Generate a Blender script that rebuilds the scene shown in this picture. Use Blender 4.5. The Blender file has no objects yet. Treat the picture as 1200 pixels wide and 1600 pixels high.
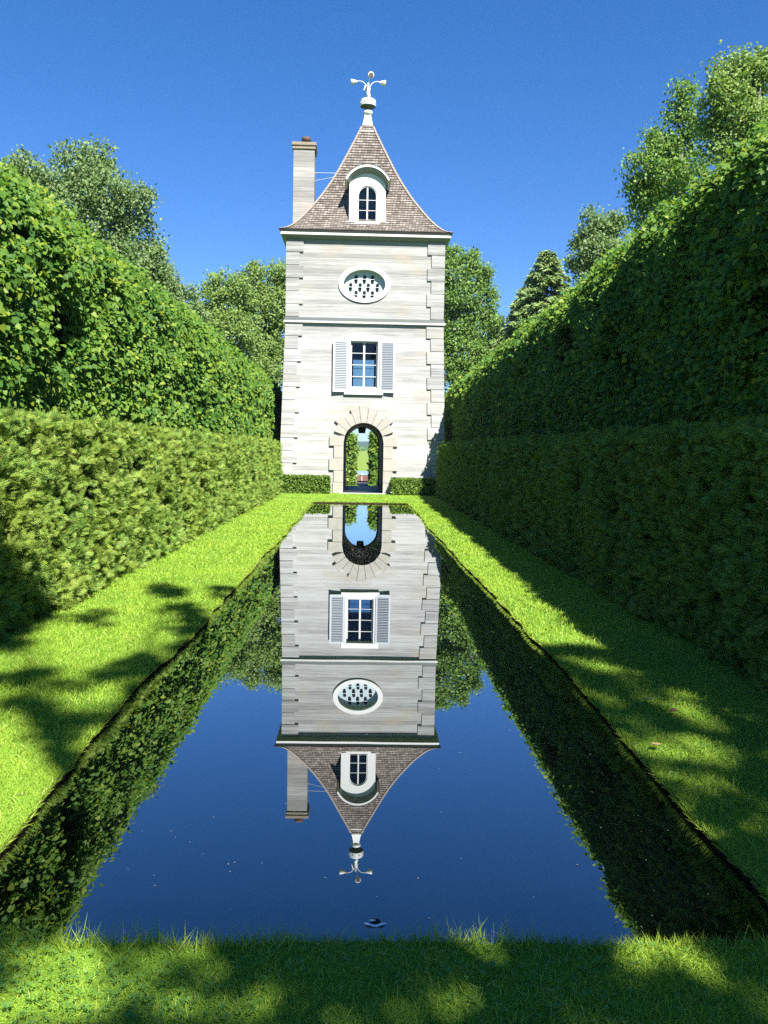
import bpy, bmesh, math, random
import numpy as np
from mathutils import Vector, Matrix
PI = math.pi
random.seed(7)
rng = np.random.default_rng(11)
scene = bpy.context.scene
COL = scene.collection

# ------------------------------------------------------------------ camera
YAW, PITCH, ROLL, FPX, EYE = 0.02983, 0.072364, 0.018131, 1294.93, 1.70
cf = Vector((math.sin(YAW)*math.cos(PITCH), math.cos(YAW)*math.cos(PITCH), -math.sin(PITCH)))
cr0 = Vector((math.cos(YAW), -math.sin(YAW), 0)); cu0 = cr0.cross(cf)
cr = cr0*math.cos(ROLL)+cu0*math.sin(ROLL); cu = cu0*math.cos(ROLL)-cr0*math.sin(ROLL)
cam = bpy.data.cameras.new("camera"); camo = bpy.data.objects.new("camera", cam); COL.objects.link(camo)
cam.sensor_fit = 'VERTICAL'; cam.sensor_height = 36; cam.lens = FPX/1600*36
cam.clip_start = 0.05; cam.clip_end = 20000
m = Matrix((cr, cu, -cf)).transposed().to_4x4(); m.translation = Vector((0, 0, EYE)); camo.matrix_world = m
scene.camera = camo
# ------------------------------------------------------------------ world, sun, exposure
SUN = Vector((0.34, -0.82, 1.0))           # from a point towards the sun
SUNN = SUN.normalized()
w = bpy.data.worlds.new("World"); scene.world = w; w.use_nodes = True
nt = w.node_tree; nt.nodes.clear()
sky = nt.nodes.new('ShaderNodeTexSky'); sky.sky_type = 'NISHITA'; sky.sun_disc = False
sky.sun_elevation = math.asin(SUNN.z); sky.sun_rotation = math.atan2(SUNN.x, SUNN.y)
sky.altitude = 200; sky.air_density = 1.0; sky.dust_density = 0.1; sky.ozone_density = 3.0
hsv = nt.nodes.new('ShaderNodeHueSaturation'); hsv.inputs['Saturation'].default_value = 1.33; hsv.inputs['Hue'].default_value = 0.507; hsv.inputs['Value'].default_value = 1.0
bg = nt.nodes.new('ShaderNodeBackground'); bg.inputs['Strength'].default_value = 0.056
wo = nt.nodes.new('ShaderNodeOutputWorld')
nt.links.new(sky.outputs[0], hsv.inputs['Color']); tcw = nt.nodes.new('ShaderNodeTexCoord'); sxw = nt.nodes.new('ShaderNodeSeparateXYZ'); nt.links.new(tcw.outputs['Generated'], sxw.inputs[0])
rmp = nt.nodes.new('ShaderNodeValToRGB'); nt.links.new(sxw.outputs[2], rmp.inputs[0])
for e_, (p_, c_) in zip((rmp.color_ramp.elements[0], rmp.color_ramp.elements.new(.1), rmp.color_ramp.elements.new(.26), rmp.color_ramp.elements[-1]), ((0, (.42, .58, .86)), (.1, (.68, .78, .95)), (.26, (.84, .86, .98)), (.55, (1, 1, 1)))):
    e_.position = p_; e_.color = (*c_, 1)
mxw = nt.nodes.new('ShaderNodeMix'); mxw.data_type = 'RGBA'; mxw.blend_type = 'MULTIPLY'; mxw.inputs[0].default_value = 1
nt.links.new(hsv.outputs[0], mxw.inputs[6]); nt.links.new(rmp.outputs[0], mxw.inputs[7]); nt.links.new(mxw.outputs[2], bg.inputs[0]); nt.links.new(bg.outputs[0], wo.inputs[0])
sl = bpy.data.lights.new("sun", 'SUN'); sl.energy = 5.0; sl.angle = math.radians(0.53); sl.color = (1.0, 0.95, 0.86)
so = bpy.data.objects.new("sun", sl); COL.objects.link(so)
so.rotation_euler = SUNN.to_track_quat('Z', 'Y').to_euler()
so.location = (10, -25, 30)
scene.view_settings.view_transform = 'Standard'; scene.view_settings.look = 'None'
scene.view_settings.exposure = 1.7; scene.view_settings.gamma = 1
scene.view_settings.use_curve_mapping = False
scene.render.engine = 'CYCLES'
scene.cycles.max_bounces = 6; scene.cycles.diffuse_bounces = 3; scene.cycles.glossy_bounces = 3
scene.cycles.transmission_bounces = 4; scene.cycles.transparent_max_bounces = 8
scene.cycles.caustics_reflective = False; scene.cycles.caustics_refractive = False
scene.cycles.use_denoising = False

# ------------------------------------------------------------------ helpers
def pray(px, py):
    return cf + cr*((px-600)/FPX) + cu*((800-py)/FPX)
def on_z(px, py, z):
    d = pray(px, py); t = (z-EYE)/d.z; return Vector((d.x*t, d.y*t, z))
def at(px, py, Y):
    d = pray(px, py); t = Y/d.y; return Vector((d.x*t, Y, EYE+d.z*t))

def tag(o, label=None, cat=None, group=None, kind=None):
    if label: o['label'] = label
    if cat: o['category'] = cat
    if group: o['group'] = group
    if kind: o['kind'] = kind
    return o
def empty(name, loc):
    o = bpy.data.objects.new(name, None); o.location = loc; COL.objects.link(o); o.empty_display_size = 0.3
    return o
def wloc(o):
    v = Vector((0, 0, 0))
    while o is not None: v = v+Vector(o.location); o = o.parent
    return v
def link(name, me, mats, parent=None, smooth=False):
    o = bpy.data.objects.new(name, me); COL.objects.link(o)
    for mm in (mats if isinstance(mats, (list, tuple)) else [mats]): me.materials.append(mm)
    if smooth: me.polygons.foreach_set('use_smooth', np.ones(len(me.polygons), bool))
    if parent is not None: o.parent = parent
    return o
class MB:
    def __init__(s): s.v = []; s.f = []; s.uv = []; s.mi = []; s.cur = 0
    def add(s, vs, fs, uvs=None):
        n = len(s.v); s.v += [tuple(p) for p in vs]
        for k, f in enumerate(fs):
            s.f.append(tuple(n+i for i in f)); s.mi.append(s.cur)
            s.uv.append(uvs[k] if uvs else None)
    def box(s, x0, x1, y0, y1, z0, z1, fn=None):
        vs = [(x, y, z) for z in (z0, z1) for y in (y0, y1) for x in (x0, x1)]
        if fn: vs = [fn(*p) for p in vs]
        s.add(vs, [(0, 2, 3, 1), (4, 5, 7, 6), (0, 1, 5, 4), (2, 6, 7, 3), (0, 4, 6, 2), (1, 3, 7, 5)])
    def prism(s, pts, a, b, fn):           # pts (u,z) extruded from a (back) to b (front) through fn(u,z,v)
        n = len(pts)
        vs = [fn(u, z, b) for u, z in pts]+[fn(u, z, a) for u, z in pts]
        fs = [tuple(range(n)), tuple(range(2*n-1, n-1, -1))]
        fs += [(i, n+i, n+(i+1) % n, (i+1) % n) for i in range(n)]
        s.add(vs, fs)
    def ring(s, outer, inner, a, b, fn, closed=True):
        n = len(outer)
        vs = [fn(u, z, b) for u, z in outer]+[fn(u, z, b) for u, z in inner]+[fn(u, z, a) for u, z in outer]+[fn(u, z, a) for u, z in inner]
        fs = []
        for i in range(n if closed else n-1):
            j = (i+1) % n
            fs += [(i, j, n+j, n+i), (i, 2*n+i, 2*n+j, j), (n+i, n+j, 3*n+j, 3*n+i), (2*n+i, 3*n+i, 3*n+j, 2*n+j)]
        if not closed:
            fs += [(0, n, 3*n, 2*n), (n-1, 3*n-1, 4*n-1, 2*n-1)]
        s.add(vs, fs)
    def tube(s, path, radii, n=8, cap=True):
        path = [Vector(p) for p in path]
        if not isinstance(radii, (list, tuple)): radii = [radii]*len(path)
        base = len(s.v); vs = []; fs = []; up = None
        for i, p in enumerate(path):
            t = (path[min(i+1, len(path)-1)]-path[max(i-1, 0)]).normalized()
            if up is None: up = Vector((0, 0, 1)) if abs(t.z) < .9 else Vector((1, 0, 0))
            a = t.cross(up).normalized(); b2 = a.cross(t).normalized(); up = b2
            for k in range(n):
                q = 2*PI*k/n; vs.append(p+(a*math.cos(q)+b2*math.sin(q))*radii[i])
        for i in range(len(path)-1):
            for k in range(n):
                k2 = (k+1) % n; fs.append((i*n+k, i*n+k2, (i+1)*n+k2, (i+1)*n+k))
        if cap: fs += [tuple(range(n-1, -1, -1)), tuple((len(path)-1)*n+k for k in range(n))]
        s.add(vs, fs)
    def lathe(s, prof, c, n=20, m=None):     # prof (r,z)
        vs = []; fs = []
        for r, z in prof:
            for k in range(n):
                q = 2*PI*k/n; p = Vector((r*math.cos(q), r*math.sin(q), z))
                if m is not None: p = m @ p
                vs.append(p+Vector(c))
        for i in range(len(prof)-1):
            for k in range(n):
                k2 = (k+1) % n; fs.append((i*n+k, i*n+k2, (i+1)*n+k2, (i+1)*n+k))
        s.add(vs, fs)
    def build(s, name, mats, parent=None, smooth=False, bevel=0):
        off = wloc(parent) if parent is not None else Vector((0, 0, 0))
        me = bpy.data.meshes.new(name)
        me.from_pydata([(p[0]-off.x, p[1]-off.y, p[2]-off.z) for p in s.v], [], s.f)
        if any(u is not None for u in s.uv):
            ul = me.uv_layers.new(name='UVMap')
            k = 0
            for f, u in zip(s.f, s.uv):
                for j in range(len(f)):
                    ul.data[k].uv = u[j] if u is not None else (0, 0); k += 1
        me.polygons.foreach_set('material_index', s.mi)
        bm = bmesh.new(); bm.from_mesh(me); bmesh.ops.recalc_face_normals(bm, faces=bm.faces); bm.to_mesh(me); bm.free()
        o = link(name, me, mats, parent, smooth)
        if bevel:
            b = o.modifiers.new('bevel', 'BEVEL'); b.width = bevel; b.segments = 2; b.limit_method = 'ANGLE'
        return o
def at_origin(o, parent=None):
    """move a top-level mesh's origin to the base of its bounding box"""
    me = o.data; n = len(me.vertices); a = np.empty(n*3, np.float32); me.vertices.foreach_get('co', a); a = a.reshape(-1, 3)
    c = (a.min(0)+a.max(0))/2; c[2] = a[:, 2].min(); a -= c; me.vertices.foreach_set('co', a.ravel()); me.update()
    o.location = Vector([float(x) for x in c]); return o

def np_mesh(name, verts, quads, tris=None):
    me = bpy.data.meshes.new(name)
    verts = np.ascontiguousarray(verts, np.float32); nq = len(quads) if quads is not None else 0; ntr = len(tris) if tris is not None else 0
    me.vertices.add(len(verts)); me.vertices.foreach_set('co', verts.ravel())
    loops = []; 
    if nq: loops.append(np.asarray(quads, np.int32).ravel())
    if ntr: loops.append(np.asarray(tris, np.int32).ravel())
    loops = np.concatenate(loops); me.loops.add(len(loops)); me.loops.foreach_set('vertex_index', loops)
    st = np.concatenate([np.arange(nq, dtype=np.int32)*4, nq*4+np.arange(ntr, dtype=np.int32)*3]); me.polygons.add(nq+ntr)
    me.polygons.foreach_set('loop_start', st)
    try: me.polygons.foreach_set('loop_total', np.concatenate([np.full(nq, 4, np.int32), np.full(ntr, 3, np.int32)]))
    except Exception: pass
    me.update(calc_edges=True); me.validate()
    return me
def norm(a): return a/np.maximum(np.linalg.norm(a, axis=-1, keepdims=True), 1e-9)
def frames(d, nrm):
    y = norm(d); x = norm(np.cross(y, nrm)); z = np.cross(x, y); return x, y, z
class Leaves:
    """many small leaf shapes gathered into one foliage mesh"""
    def __init__(s): s.V = []; s.Q = []; s.T = []; s.n = 0
    def scatter(s, tmpl, pos, d, nrm, size):
        tv, tq, tt = tmpl; x, y, z = frames(d, nrm); N = len(pos); k = len(tv)
        size = np.broadcast_to(np.asarray(size, float).reshape(-1, 1) if np.ndim(size) < 2 else size, (N, 1) if np.ndim(size) < 2 else (N, 3))
        if size.shape[1] == 1: size = np.repeat(size, 3, 1)
        V = pos[:, None, :]+(x[:, None, :]*(tv[None, :, 0:1]*size[:, None, 0:1])+y[:, None, :]*(tv[None, :, 1:2]*size[:, None, 1:2])+z[:, None, :]*(tv[None, :, 2:3]*size[:, None, 2:3]))
        base = s.n+np.arange(N)[:, None, None]*k
        if len(tq): s.Q.append((base+tq[None]).reshape(-1, 4))
        if len(tt): s.T.append((base+tt[None]).reshape(-1, 3))
        s.V.append(V.reshape(-1, 3)); s.n += N*k
    def raw(s, verts, quads):
        s.V.append(np.asarray(verts, float)); s.Q.append(np.asarray(quads)+s.n); s.n += len(verts)
    def build(s, name, mat, parent=None):
        V = np.concatenate(s.V)
        if parent is not None: V = V-np.array(wloc(parent))
        Q = np.concatenate(s.Q) if s.Q else np.zeros((0, 4), int); T = np.concatenate(s.T) if s.T else None
        return link(name, np_mesh(name, V, Q, T), mat, parent)
def tm(v, q=(), t=()):
    return (np.array(v, float), np.array(q, int).reshape(-1, 4), np.array(t, int).reshape(-1, 3))
HEART = tm([(0, 0, 0), (.36, -.06, .03), (.5, .3, .05), (.3, .72, .0), (0, 1.05, -.14), (0, .42, -.06), (-.36, -.06, .03), (-.5, .3, .05), (-.3, .72, .0)],
           [(0, 1, 2, 5), (5, 2, 3, 4), (0, 5, 7, 6), (5, 4, 8, 7)])
OVAL = tm([(0, 0, 0), (.32, .45, .08), (0, 1, -.05), (-.32, .45, .08)], [(0, 1, 2, 3)])
_s = [(0, 0, 0)]; _q = []
def _kite(b, dx, dy, wd, zc):
    n = len(_s); L = math.hypot(dx, dy); px, py = -dy/L*wd, dx/L*wd
    _s.extend([(b[0], b[1], 0), (b[0]+dx*.45+px, b[1]+dy*.45+py, zc), (b[0]+dx, b[1]+dy, -zc), (b[0]+dx*.45-px, b[1]+dy*.45-py, zc)])
    _q.append((n, n+1, n+2, n+3))
_kite((0, 0), 0, 1.0, .034, .03)
for hh, ll in ((.06, .50), (.20, .50), (.36, .44), (.52, .36), (.68, .26)):
    for sg in (-1, 1): _kite((0, hh), sg*ll*.62, ll*.84, .036, .05)
SPRAY = tm(_s, _q)
BLADE = tm([(-.5, 0, 0), (.5, 0, 0), (.38, .55, .1), (-.38, .55, .1), (0, 1, .34)], [(0, 1, 2, 3)], [(3, 2, 4)])
_c = []; _cq = []
for k in range(3):
    a = 2*PI*k/3; n = len(_c)
    def _r(x, y): return (x*math.cos(a)-y*math.sin(a), x*math.sin(a)+y*math.cos(a), .1*y)
    _c.extend([_r(0, 0), _r(.34, .45), _r(0, .9), _r(-.34, .45)]); _cq.append((n, n+1, n+2, n+3))
TREFOIL = tm(_c, _cq)

def hash3(ix, iy, iz):
    h = (ix*374761393+iy*668265263+iz*2147483647) & 0xffffffff
    h = ((h ^ (h >> 13))*1274126177) & 0xffffffff
    return ((h ^ (h >> 16)) & 0xffff)/65535.0
def vnoise(p):
    p = np.asarray(p, float)+1000.0; i = np.floor(p).astype(np.int64); f = p-i; f = f*f*(3-2*f); r = 0
    for dx in (0, 1):
        for dy in (0, 1):
            for dz in (0, 1):
                wgt = (f[..., 0] if dx else 1-f[..., 0])*(f[..., 1] if dy else 1-f[..., 1])*(f[..., 2] if dz else 1-f[..., 2])
                r = r+wgt*hash3(i[..., 0]+dx, i[..., 1]+dy, i[..., 2]+dz)
    return r*2-1
def rand_dir(n):
    return norm(rng.normal(size=(n, 3)))

# ------------------------------------------------------------------ materials
def new_mat(name):
    mt = bpy.data.materials.new(name); mt.use_nodes = True; t = mt.node_tree; t.nodes.clear()
    o = t.nodes.new('ShaderNodeOutputMaterial'); return mt, t, o
def N(t, typ, **kw):
    n = t.nodes.new(typ)
    for k, v in kw.items():
        if k in n.inputs: n.inputs[k].default_value = v
        else: setattr(n, k, v)
    return n
def rgba(c): return (c[0], c[1], c[2], 1)
def ramp(t, fac, stops):
    r = t.nodes.new('ShaderNodeValToRGB'); e = r.color_ramp.elements
    while len(e) < len(stops): e.new(.5)
    for q, (p, c) in zip(e, stops): q.position = p; q.color = rgba(c) if len(c) == 3 else c
    t.links.new(fac, r.inputs[0]); return r.outputs[0]
def mix(t, a, b, fac, mode='MIX'):
    n = t.nodes.new('ShaderNodeMix'); n.data_type = 'RGBA'; n.blend_type = mode
    for s_, v in ((0, fac), (6, a), (7, b)):
        if isinstance(v, bpy.types.NodeSocket): t.links.new(v, n.inputs[s_])
        else: n.inputs[s_].default_value = v if s_ == 0 else rgba(v)
    return n.outputs[2]
def math_(t, op, a, b=0.0):
    n = t.nodes.new('ShaderNodeMath'); n.operation = op
    for i_, v in enumerate((a, b)):
        if isinstance(v, bpy.types.NodeSocket): t.links.new(v, n.inputs[i_])
        else: n.inputs[i_].default_value = v
    return n.outputs[0]
def noise(t, vec, scale, detail=3, rough=.55):
    n = N(t, 'ShaderNodeTexNoise', Scale=scale, Detail=detail, Roughness=rough)
    if vec is not None: t.links.new(vec, n.inputs['Vector'])
    return n.outputs['Fac']
def mapping(t, vec, scale):
    n = t.nodes.new('ShaderNodeMapping'); n.inputs['Scale'].default_value = scale; t.links.new(vec, n.inputs[0]); return n.outputs[0]
def pos(t): return t.nodes.new('ShaderNodeNewGeometry').outputs['Position']
def objc(t): return t.nodes.new('ShaderNodeTexCoord').outputs['Object']
def bump(t, h, strength=.3, dist=.02):
    n = N(t, 'ShaderNodeBump', Strength=strength, Distance=dist); t.links.new(h, n.inputs['Height']); return n.outputs[0]
def princ(t, o, col, rough=.6, spec=.3, nrm=None, metal=0.0):
    p = N(t, 'ShaderNodeBsdfPrincipled', Roughness=rough, Metallic=metal); p.inputs['Specular IOR Level'].default_value = spec
    if isinstance(col, bpy.types.NodeSocket): t.links.new(col, p.inputs['Base Color'])
    else: p.inputs['Base Color'].default_value = rgba(col)
    if nrm is not None: t.links.new(nrm, p.inputs['Normal'])
    if o is not None: t.links.new(p.outputs[0], o.inputs[0])
    return p
def plain(name, c, rough=.6, spec=.3, var=.12, scale=9):
    mt, t, o = new_mat(name); v = noise(t, objc(t), scale, 4)
    col = mix(t, [x*(1-var) for x in c], [min(1, x*(1+var)) for x in c], v); princ(t, o, col, rough, spec); return mt
def leaf_mat(name, stops, trans=.35, tcol=(1.1, 1.15, .55), rough=.5, spec=.25, patch=.7, pcol=None, pamt=.5, worn=None):
    """stops: colours picked per leaf"""
    mt, t, o = new_mat(name); g = t.nodes.new('ShaderNodeNewGeometry')
    c = ramp(t, g.outputs['Random Per Island'], stops)
    if pcol is not None:
        v = ramp(t, noise(t, g.outputs['Position'], patch, 3), [(.45, (0, 0, 0)), (.62, (1, 1, 1))]); c = mix(t, c, pcol, math_(t, 'MULTIPLY', v, pamt))
    if worn is not None:
        v = ramp(t, noise(t, g.outputs['Position'], 1.9, 5, .65), [(.60, (0, 0, 0)), (.74, (1, 1, 1))]); c = mix(t, c, worn, math_(t, 'MULTIPLY', v, .65))
    p = princ(t, None, c, rough, spec)
    tr = t.nodes.new('ShaderNodeBsdfTranslucent'); t.links.new(mix(t, c, tcol, 1.0, 'MULTIPLY'), tr.inputs[0])
    ms = t.nodes.new('ShaderNodeMixShader'); ms.inputs[0].default_value = trans
    t.links.new(p.outputs[0], ms.inputs[1]); t.links.new(tr.outputs[0], ms.inputs[2]); t.links.new(ms.outputs[0], o.inputs[0]); return mt
M = {}
M['linden'] = leaf_mat('linden_leaf', [(0, (.04, .12, .024)), (.45, (.078, .18, .028)), (.8, (.145, .255, .03)), (1, (.27, .32, .04))], .48, tcol=(1.3, 1.22, .6), patch=1.1, pcol=(.16, .265, .03), spec=.2, rough=.5)
M['cedar'] = leaf_mat('cedar_spray', [(0, (.055, .135, .032)), (.5, (.145, .255, .042)), (.88, (.26, .365, .048)), (1, (.32, .26, .09))], .28, tcol=(1.05, 1.1, .7), patch=1.3, pcol=(.23, .29, .042), pamt=.5, rough=.6, spec=.2)
M['box'] = leaf_mat('boxwood_leaf', [(0, (.06, .13, .02)), (.6, (.12, .21, .03)), (1, (.19, .27, .036))], .28)
M['birch_leaf'] = leaf_mat('birch_leaf', [(0, (.10, .17, .07)), (.6, (.145, .225, .08)), (1, (.20, .27, .095))], .4)
M['birch_leaf_light'] = leaf_mat('birch_leaf_light', [(0, (.12, .205, .055)), (.6, (.175, .265, .065)), (1, (.24, .32, .08))], .42)
M['poplar_leaf'] = leaf_mat('poplar_leaf', [(0, (.085, .175, .036)), (.6, (.135, .24, .046)), (1, (.20, .29, .06))], .4)
M['spruce'] = leaf_mat('spruce_needle', [(0, (.09, .155, .055)), (.6, (.15, .225, .068)), (1, (.22, .285, .085))], .15)
M['grass'] = leaf_mat('grass_blade', [(0, (.15, .275, .03)), (.5, (.245, .40, .042)), (.9, (.33, .46, .05)), (1, (.42, .42, .14))], .40, tcol=(1.05, 1.1, .5), patch=1.4, pcol=(.31, .42, .045), pamt=.6, rough=.5, worn=(.26, .25, .075))
M['clover'] = leaf_mat('clover_leaf', [(0, (.08, .20, .045)), (1, (.13, .26, .055))], .35)
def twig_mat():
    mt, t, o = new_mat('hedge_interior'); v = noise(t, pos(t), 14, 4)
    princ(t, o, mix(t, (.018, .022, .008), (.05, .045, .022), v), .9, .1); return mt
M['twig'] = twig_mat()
def bark(name, a, b, sc):
    mt, t, o = new_mat(name); v = noise(t, mapping(t, objc(t), sc), 3, 5, .7)
    c = ramp(t, v, [(.4, a), (.58, b)]); princ(t, o, c, .85, .15, bump(t, v, .5, .03)); return mt
M['birch_bark'] = bark('birch_bark', (.05, .045, .04), (.52, .49, .44), (2, 2, 5))
M['bark'] = bark('brown_bark', (.05, .035, .022), (.16, .12, .085), (6, 6, 1.2))
def lawn_mat():
    mt, t, o = new_mat('lawn_turf'); p = pos(t); a = noise(t, p, .9, 4); b = noise(t, p, 28, 4); cc = noise(t, p, 140, 2)
    c = mix(t, (.10, .20, .022), (.18, .30, .03), ramp(t, a, [(.35, (0, 0, 0)), (.68, (1, 1, 1))]))
    c = mix(t, c, (.06, .10, .018), ramp(t, b, [(.52, (0, 0, 0)), (.72, (.8, .8, .8))]))
    princ(t, o, c, .9, .1, bump(t, cc, .7, .02)); return mt
M['lawn'] = lawn_mat()
def soil_mat():
    mt, t, o = new_mat('bank_soil'); p = pos(t); b = noise(t, p, 22, 5)
    princ(t, o, mix(t, (.018, .012, .008), (.065, .042, .026), b), .95, .1, bump(t, b, .8, .03)); return mt
M['soil'] = soil_mat()
def water_mat():
    mt, t, o = new_mat('pool_water'); p = pos(t)
    d = princ(t, None, (.0006, .0011, .0012), .4, .0)
    g = t.nodes.new('ShaderNodeBsdfGlossy'); g.inputs['Roughness'].default_value = .003; g.inputs['Color'].default_value = (.93, .96, 1, 1)
    rp = noise(t, p, 1.3, 2); nb = N(t, 'ShaderNodeBump', Strength=.02, Distance=.01); t.links.new(rp, nb.inputs['Height']); t.links.new(nb.outputs[0], g.inputs['Normal'])
    lw = t.nodes.new('ShaderNodeLayerWeight'); lw.inputs['Blend'].default_value = .5
    f = ramp(t, lw.outputs['Facing'], [(0, (.04,)*3), (.3, (.12,)*3), (.5, (.28,)*3), (.70, (.50,)*3), (.85, (.68,)*3), (1, (.97,)*3)])
    ms = t.nodes.new('ShaderNodeMixShader'); t.links.new(f, ms.inputs[0]); t.links.new(d.outputs[0], ms.inputs[1]); t.links.new(g.outputs[0], ms.inputs[2]); t.links.new(ms.outputs[0], o.inputs[0]); return mt
M['water'] = water_mat()
def siding(name, light, dark, warm, board=.165, amount=.5, seed=0.0):
    """horizontal weathered whitewashed boards, in the object's own z"""
    mt, t, o = new_mat(name); oc = objc(t)
    sx = t.nodes.new('ShaderNodeSeparateXYZ'); t.links.new(oc, sx.inputs[0]); z = sx.outputs[2]
    zi = math_(t, 'DIVIDE', z, board); fl = math_(t, 'FLOOR', zi); fr = math_(t, 'SUBTRACT', zi, fl)
    wn = N(t, 'ShaderNodeTexWhiteNoise', noise_dimensions='1D'); t.links.new(math_(t, 'ADD', fl, seed), wn.inputs['W'])
    cb = t.nodes.new('ShaderNodeCombineXYZ'); t.links.new(sx.outputs[0], cb.inputs[0]); t.links.new(sx.outputs[1], cb.inputs[1]); t.links.new(math_(t, 'ADD', z, math_(t, 'MULTIPLY', wn.outputs[0], 7.0)), cb.inputs[2])
    st = noise(t, mapping(t, cb.outputs[0], (.55, .55, 20)), 1.6, 7, .74)
    big = noise(t, mapping(t, oc, (.45, .45, 1.1)), 1.0, 3)
    up = N(t, 'ShaderNodeMapRange'); t.links.new(z, up.inputs[0]); up.inputs[1].default_value = 1.5; up.inputs[2].default_value = 9.5; up.inputs[3].default_value = -.04; up.inputs[4].default_value = .10
    k = math_(t, 'ADD', math_(t, 'ADD', math_(t, 'MULTIPLY', st, .8), math_(t, 'MULTIPLY', wn.outputs[0], .16)), math_(t, 'ADD', math_(t, 'MULTIPLY', big, .3), up.outputs[0]))
    fac = ramp(t, k, [(.54, (0, 0, 0)), (.66, (.42,)*3), (.80, (1, 1, 1))])
    c = mix(t, light, dark, math_(t, 'MULTIPLY', fac, amount))
    wm = ramp(t, noise(t, mapping(t, oc, (.6, .6, .9)), 1.4, 4), [(.54, (0, 0, 0)), (.74, (.7,)*3)]); c = mix(t, c, warm, wm)
    ln = ramp(t, fr, [(0, (.3,)*3), (.07, (1,)*3), (1, (1,)*3)]); c = mix(t, c, ln, math_(t, 'MULTIPLY', wn.outputs[0], .95), 'MULTIPLY')
    gr = noise(t, mapping(t, cb.outputs[0], (3, 3, 60)), 2, 3)
    hgt = math_(t, 'ADD', math_(t, 'MULTIPLY', fr, -.5), math_(t, 'MULTIPLY', gr, .25))
    princ(t, o, c, .85, .15, bump(t, hgt, .35, .012)); return mt
M['siding'] = siding('weathered_siding', (.345, .35, .345), (.095, .09, .086), (.28, .245, .20), board=.145, amount=.62)
M['quoin'] = siding('quoin_boards', (.33, .338, .338), (.11, .104, .10), (.28, .255, .225), board=.125, amount=.7, seed=40.0)
M['vous'] = plain('arch_block_wood', (.285, .272, .25), .85, .15, .2, 5)
M['chimney'] = siding('chimney_boards', (.33, .325, .315), (.12, .115, .11), (.28, .25, .215), board=.20, amount=.7, seed=90.0)
M['white'] = plain('white_paint', (.52, .52, .51), .5, .35, .05, 6)
M['shutter'] = plain('pale_blue_paint', (.135, .158, .182), .5, .35, .05, 6)
M['shutter_frame'] = plain('pale_grey_paint', (.36, .39, .42), .5, .35, .06, 6)
M['panel'] = plain('pale_panel_paint', (.33, .40, .43), .55, .3, .05, 6)
M['moulding'] = plain('grey_green_paint', (.045, .058, .056), .6, .3, .15, 6)
M['lead'] = plain('lead_flashing', (.05, .052, .053), .5, .4, .2, 6)
M['soffit'] = plain('soffit_paint', (.15, .165, .165), .6, .3, .08, 4)
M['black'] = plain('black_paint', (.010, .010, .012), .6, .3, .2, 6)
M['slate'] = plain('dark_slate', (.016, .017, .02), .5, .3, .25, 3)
M['plaster'] = plain('room_plaster', (.16, .15, .14), .8, .2, .1, 3)
M['rust'] = plain('rusty_brown_metal', (.075, .045, .032), .7, .3, .3, 12)
M['capstone'] = plain('lichen_cap', (.20, .165, .125), .8, .2, .3, 8)
M['foam'] = plain('foam', (.85, .86, .87), .4, .5, .03, 20)
M['hole'] = plain('pigeon_hole_dark', (.012, .012, .013), .9, .1, .1, 8)
M['lip'] = plain('finial_white', (.50, .52, .52), .45, .4, .06, 8)
def glass_mat():
    mt, t, o = new_mat('window_glass'); tr = t.nodes.new('ShaderNodeBsdfTransparent'); tr.inputs[0].default_value = (.60, .66, .68, 1)
    g = t.nodes.new('ShaderNodeBsdfGlossy'); g.inputs['Roughness'].default_value = .01
    fr = N(t, 'ShaderNodeFresnel', IOR=1.5); ms = t.nodes.new('ShaderNodeMixShader')
    t.links.new(fr.outputs[0], ms.inputs[0]); t.links.new(tr.outputs[0], ms.inputs[1]); t.links.new(g.outputs[0], ms.inputs[2]); t.links.new(ms.outputs[0], o.inputs[0]); return mt
M['glass'] = glass_mat()
def shingle_mat():
    mt, t, o = new_mat('cedar_shingles'); uv = t.nodes.new('ShaderNodeUVMap').outputs[0]
    b = N(t, 'ShaderNodeTexBrick', Scale=1.0); b.offset = .5; b.inputs['Brick Width'].default_value = 1.0; b.inputs['Row Height'].default_value = 1.0
    b.inputs['Mortar Size'].default_value = .05; b.inputs['Mortar Smooth'].default_value = .3; b.inputs['Bias'].default_value = 0
    b.inputs['Color1'].default_value = (0, 0, 0, 1); b.inputs['Color2'].default_value = (1, 1, 1, 1); b.inputs['Mortar'].default_value = (.5, .5, .5, 1); t.links.new(uv, b.inputs['Vector'])
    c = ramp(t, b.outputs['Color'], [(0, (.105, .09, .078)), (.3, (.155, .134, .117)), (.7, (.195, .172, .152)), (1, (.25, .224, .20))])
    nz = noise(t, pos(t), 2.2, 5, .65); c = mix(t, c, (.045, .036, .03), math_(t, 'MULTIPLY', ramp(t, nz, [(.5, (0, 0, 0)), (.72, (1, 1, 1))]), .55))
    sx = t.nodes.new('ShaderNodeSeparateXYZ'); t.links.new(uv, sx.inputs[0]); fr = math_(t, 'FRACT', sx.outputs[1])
    c = mix(t, c, ramp(t, fr, [(0, (.2,)*3), (.2, (.35,)*3), (.38, (1,)*3), (1, (1.1,)*3)]), .85, 'MULTIPLY')  # course shadow lines painted in: each row darkens along its lower edge
    c = mix(t, c, (.03, .024, .02), b.outputs['Fac']); gn = noise(t, mapping(t, uv, (6, .6, 1)), 4, 3)
    princ(t, o, c, .9, .1, bump(t, math_(t, 'SUBTRACT', gn, b.outputs['Fac']), .5, .015)); return mt
M['shingle'] = shingle_mat()
M['hip'] = plain('hip_shingle', (.22, .19, .165), .9, .1, .3, 9)

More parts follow.
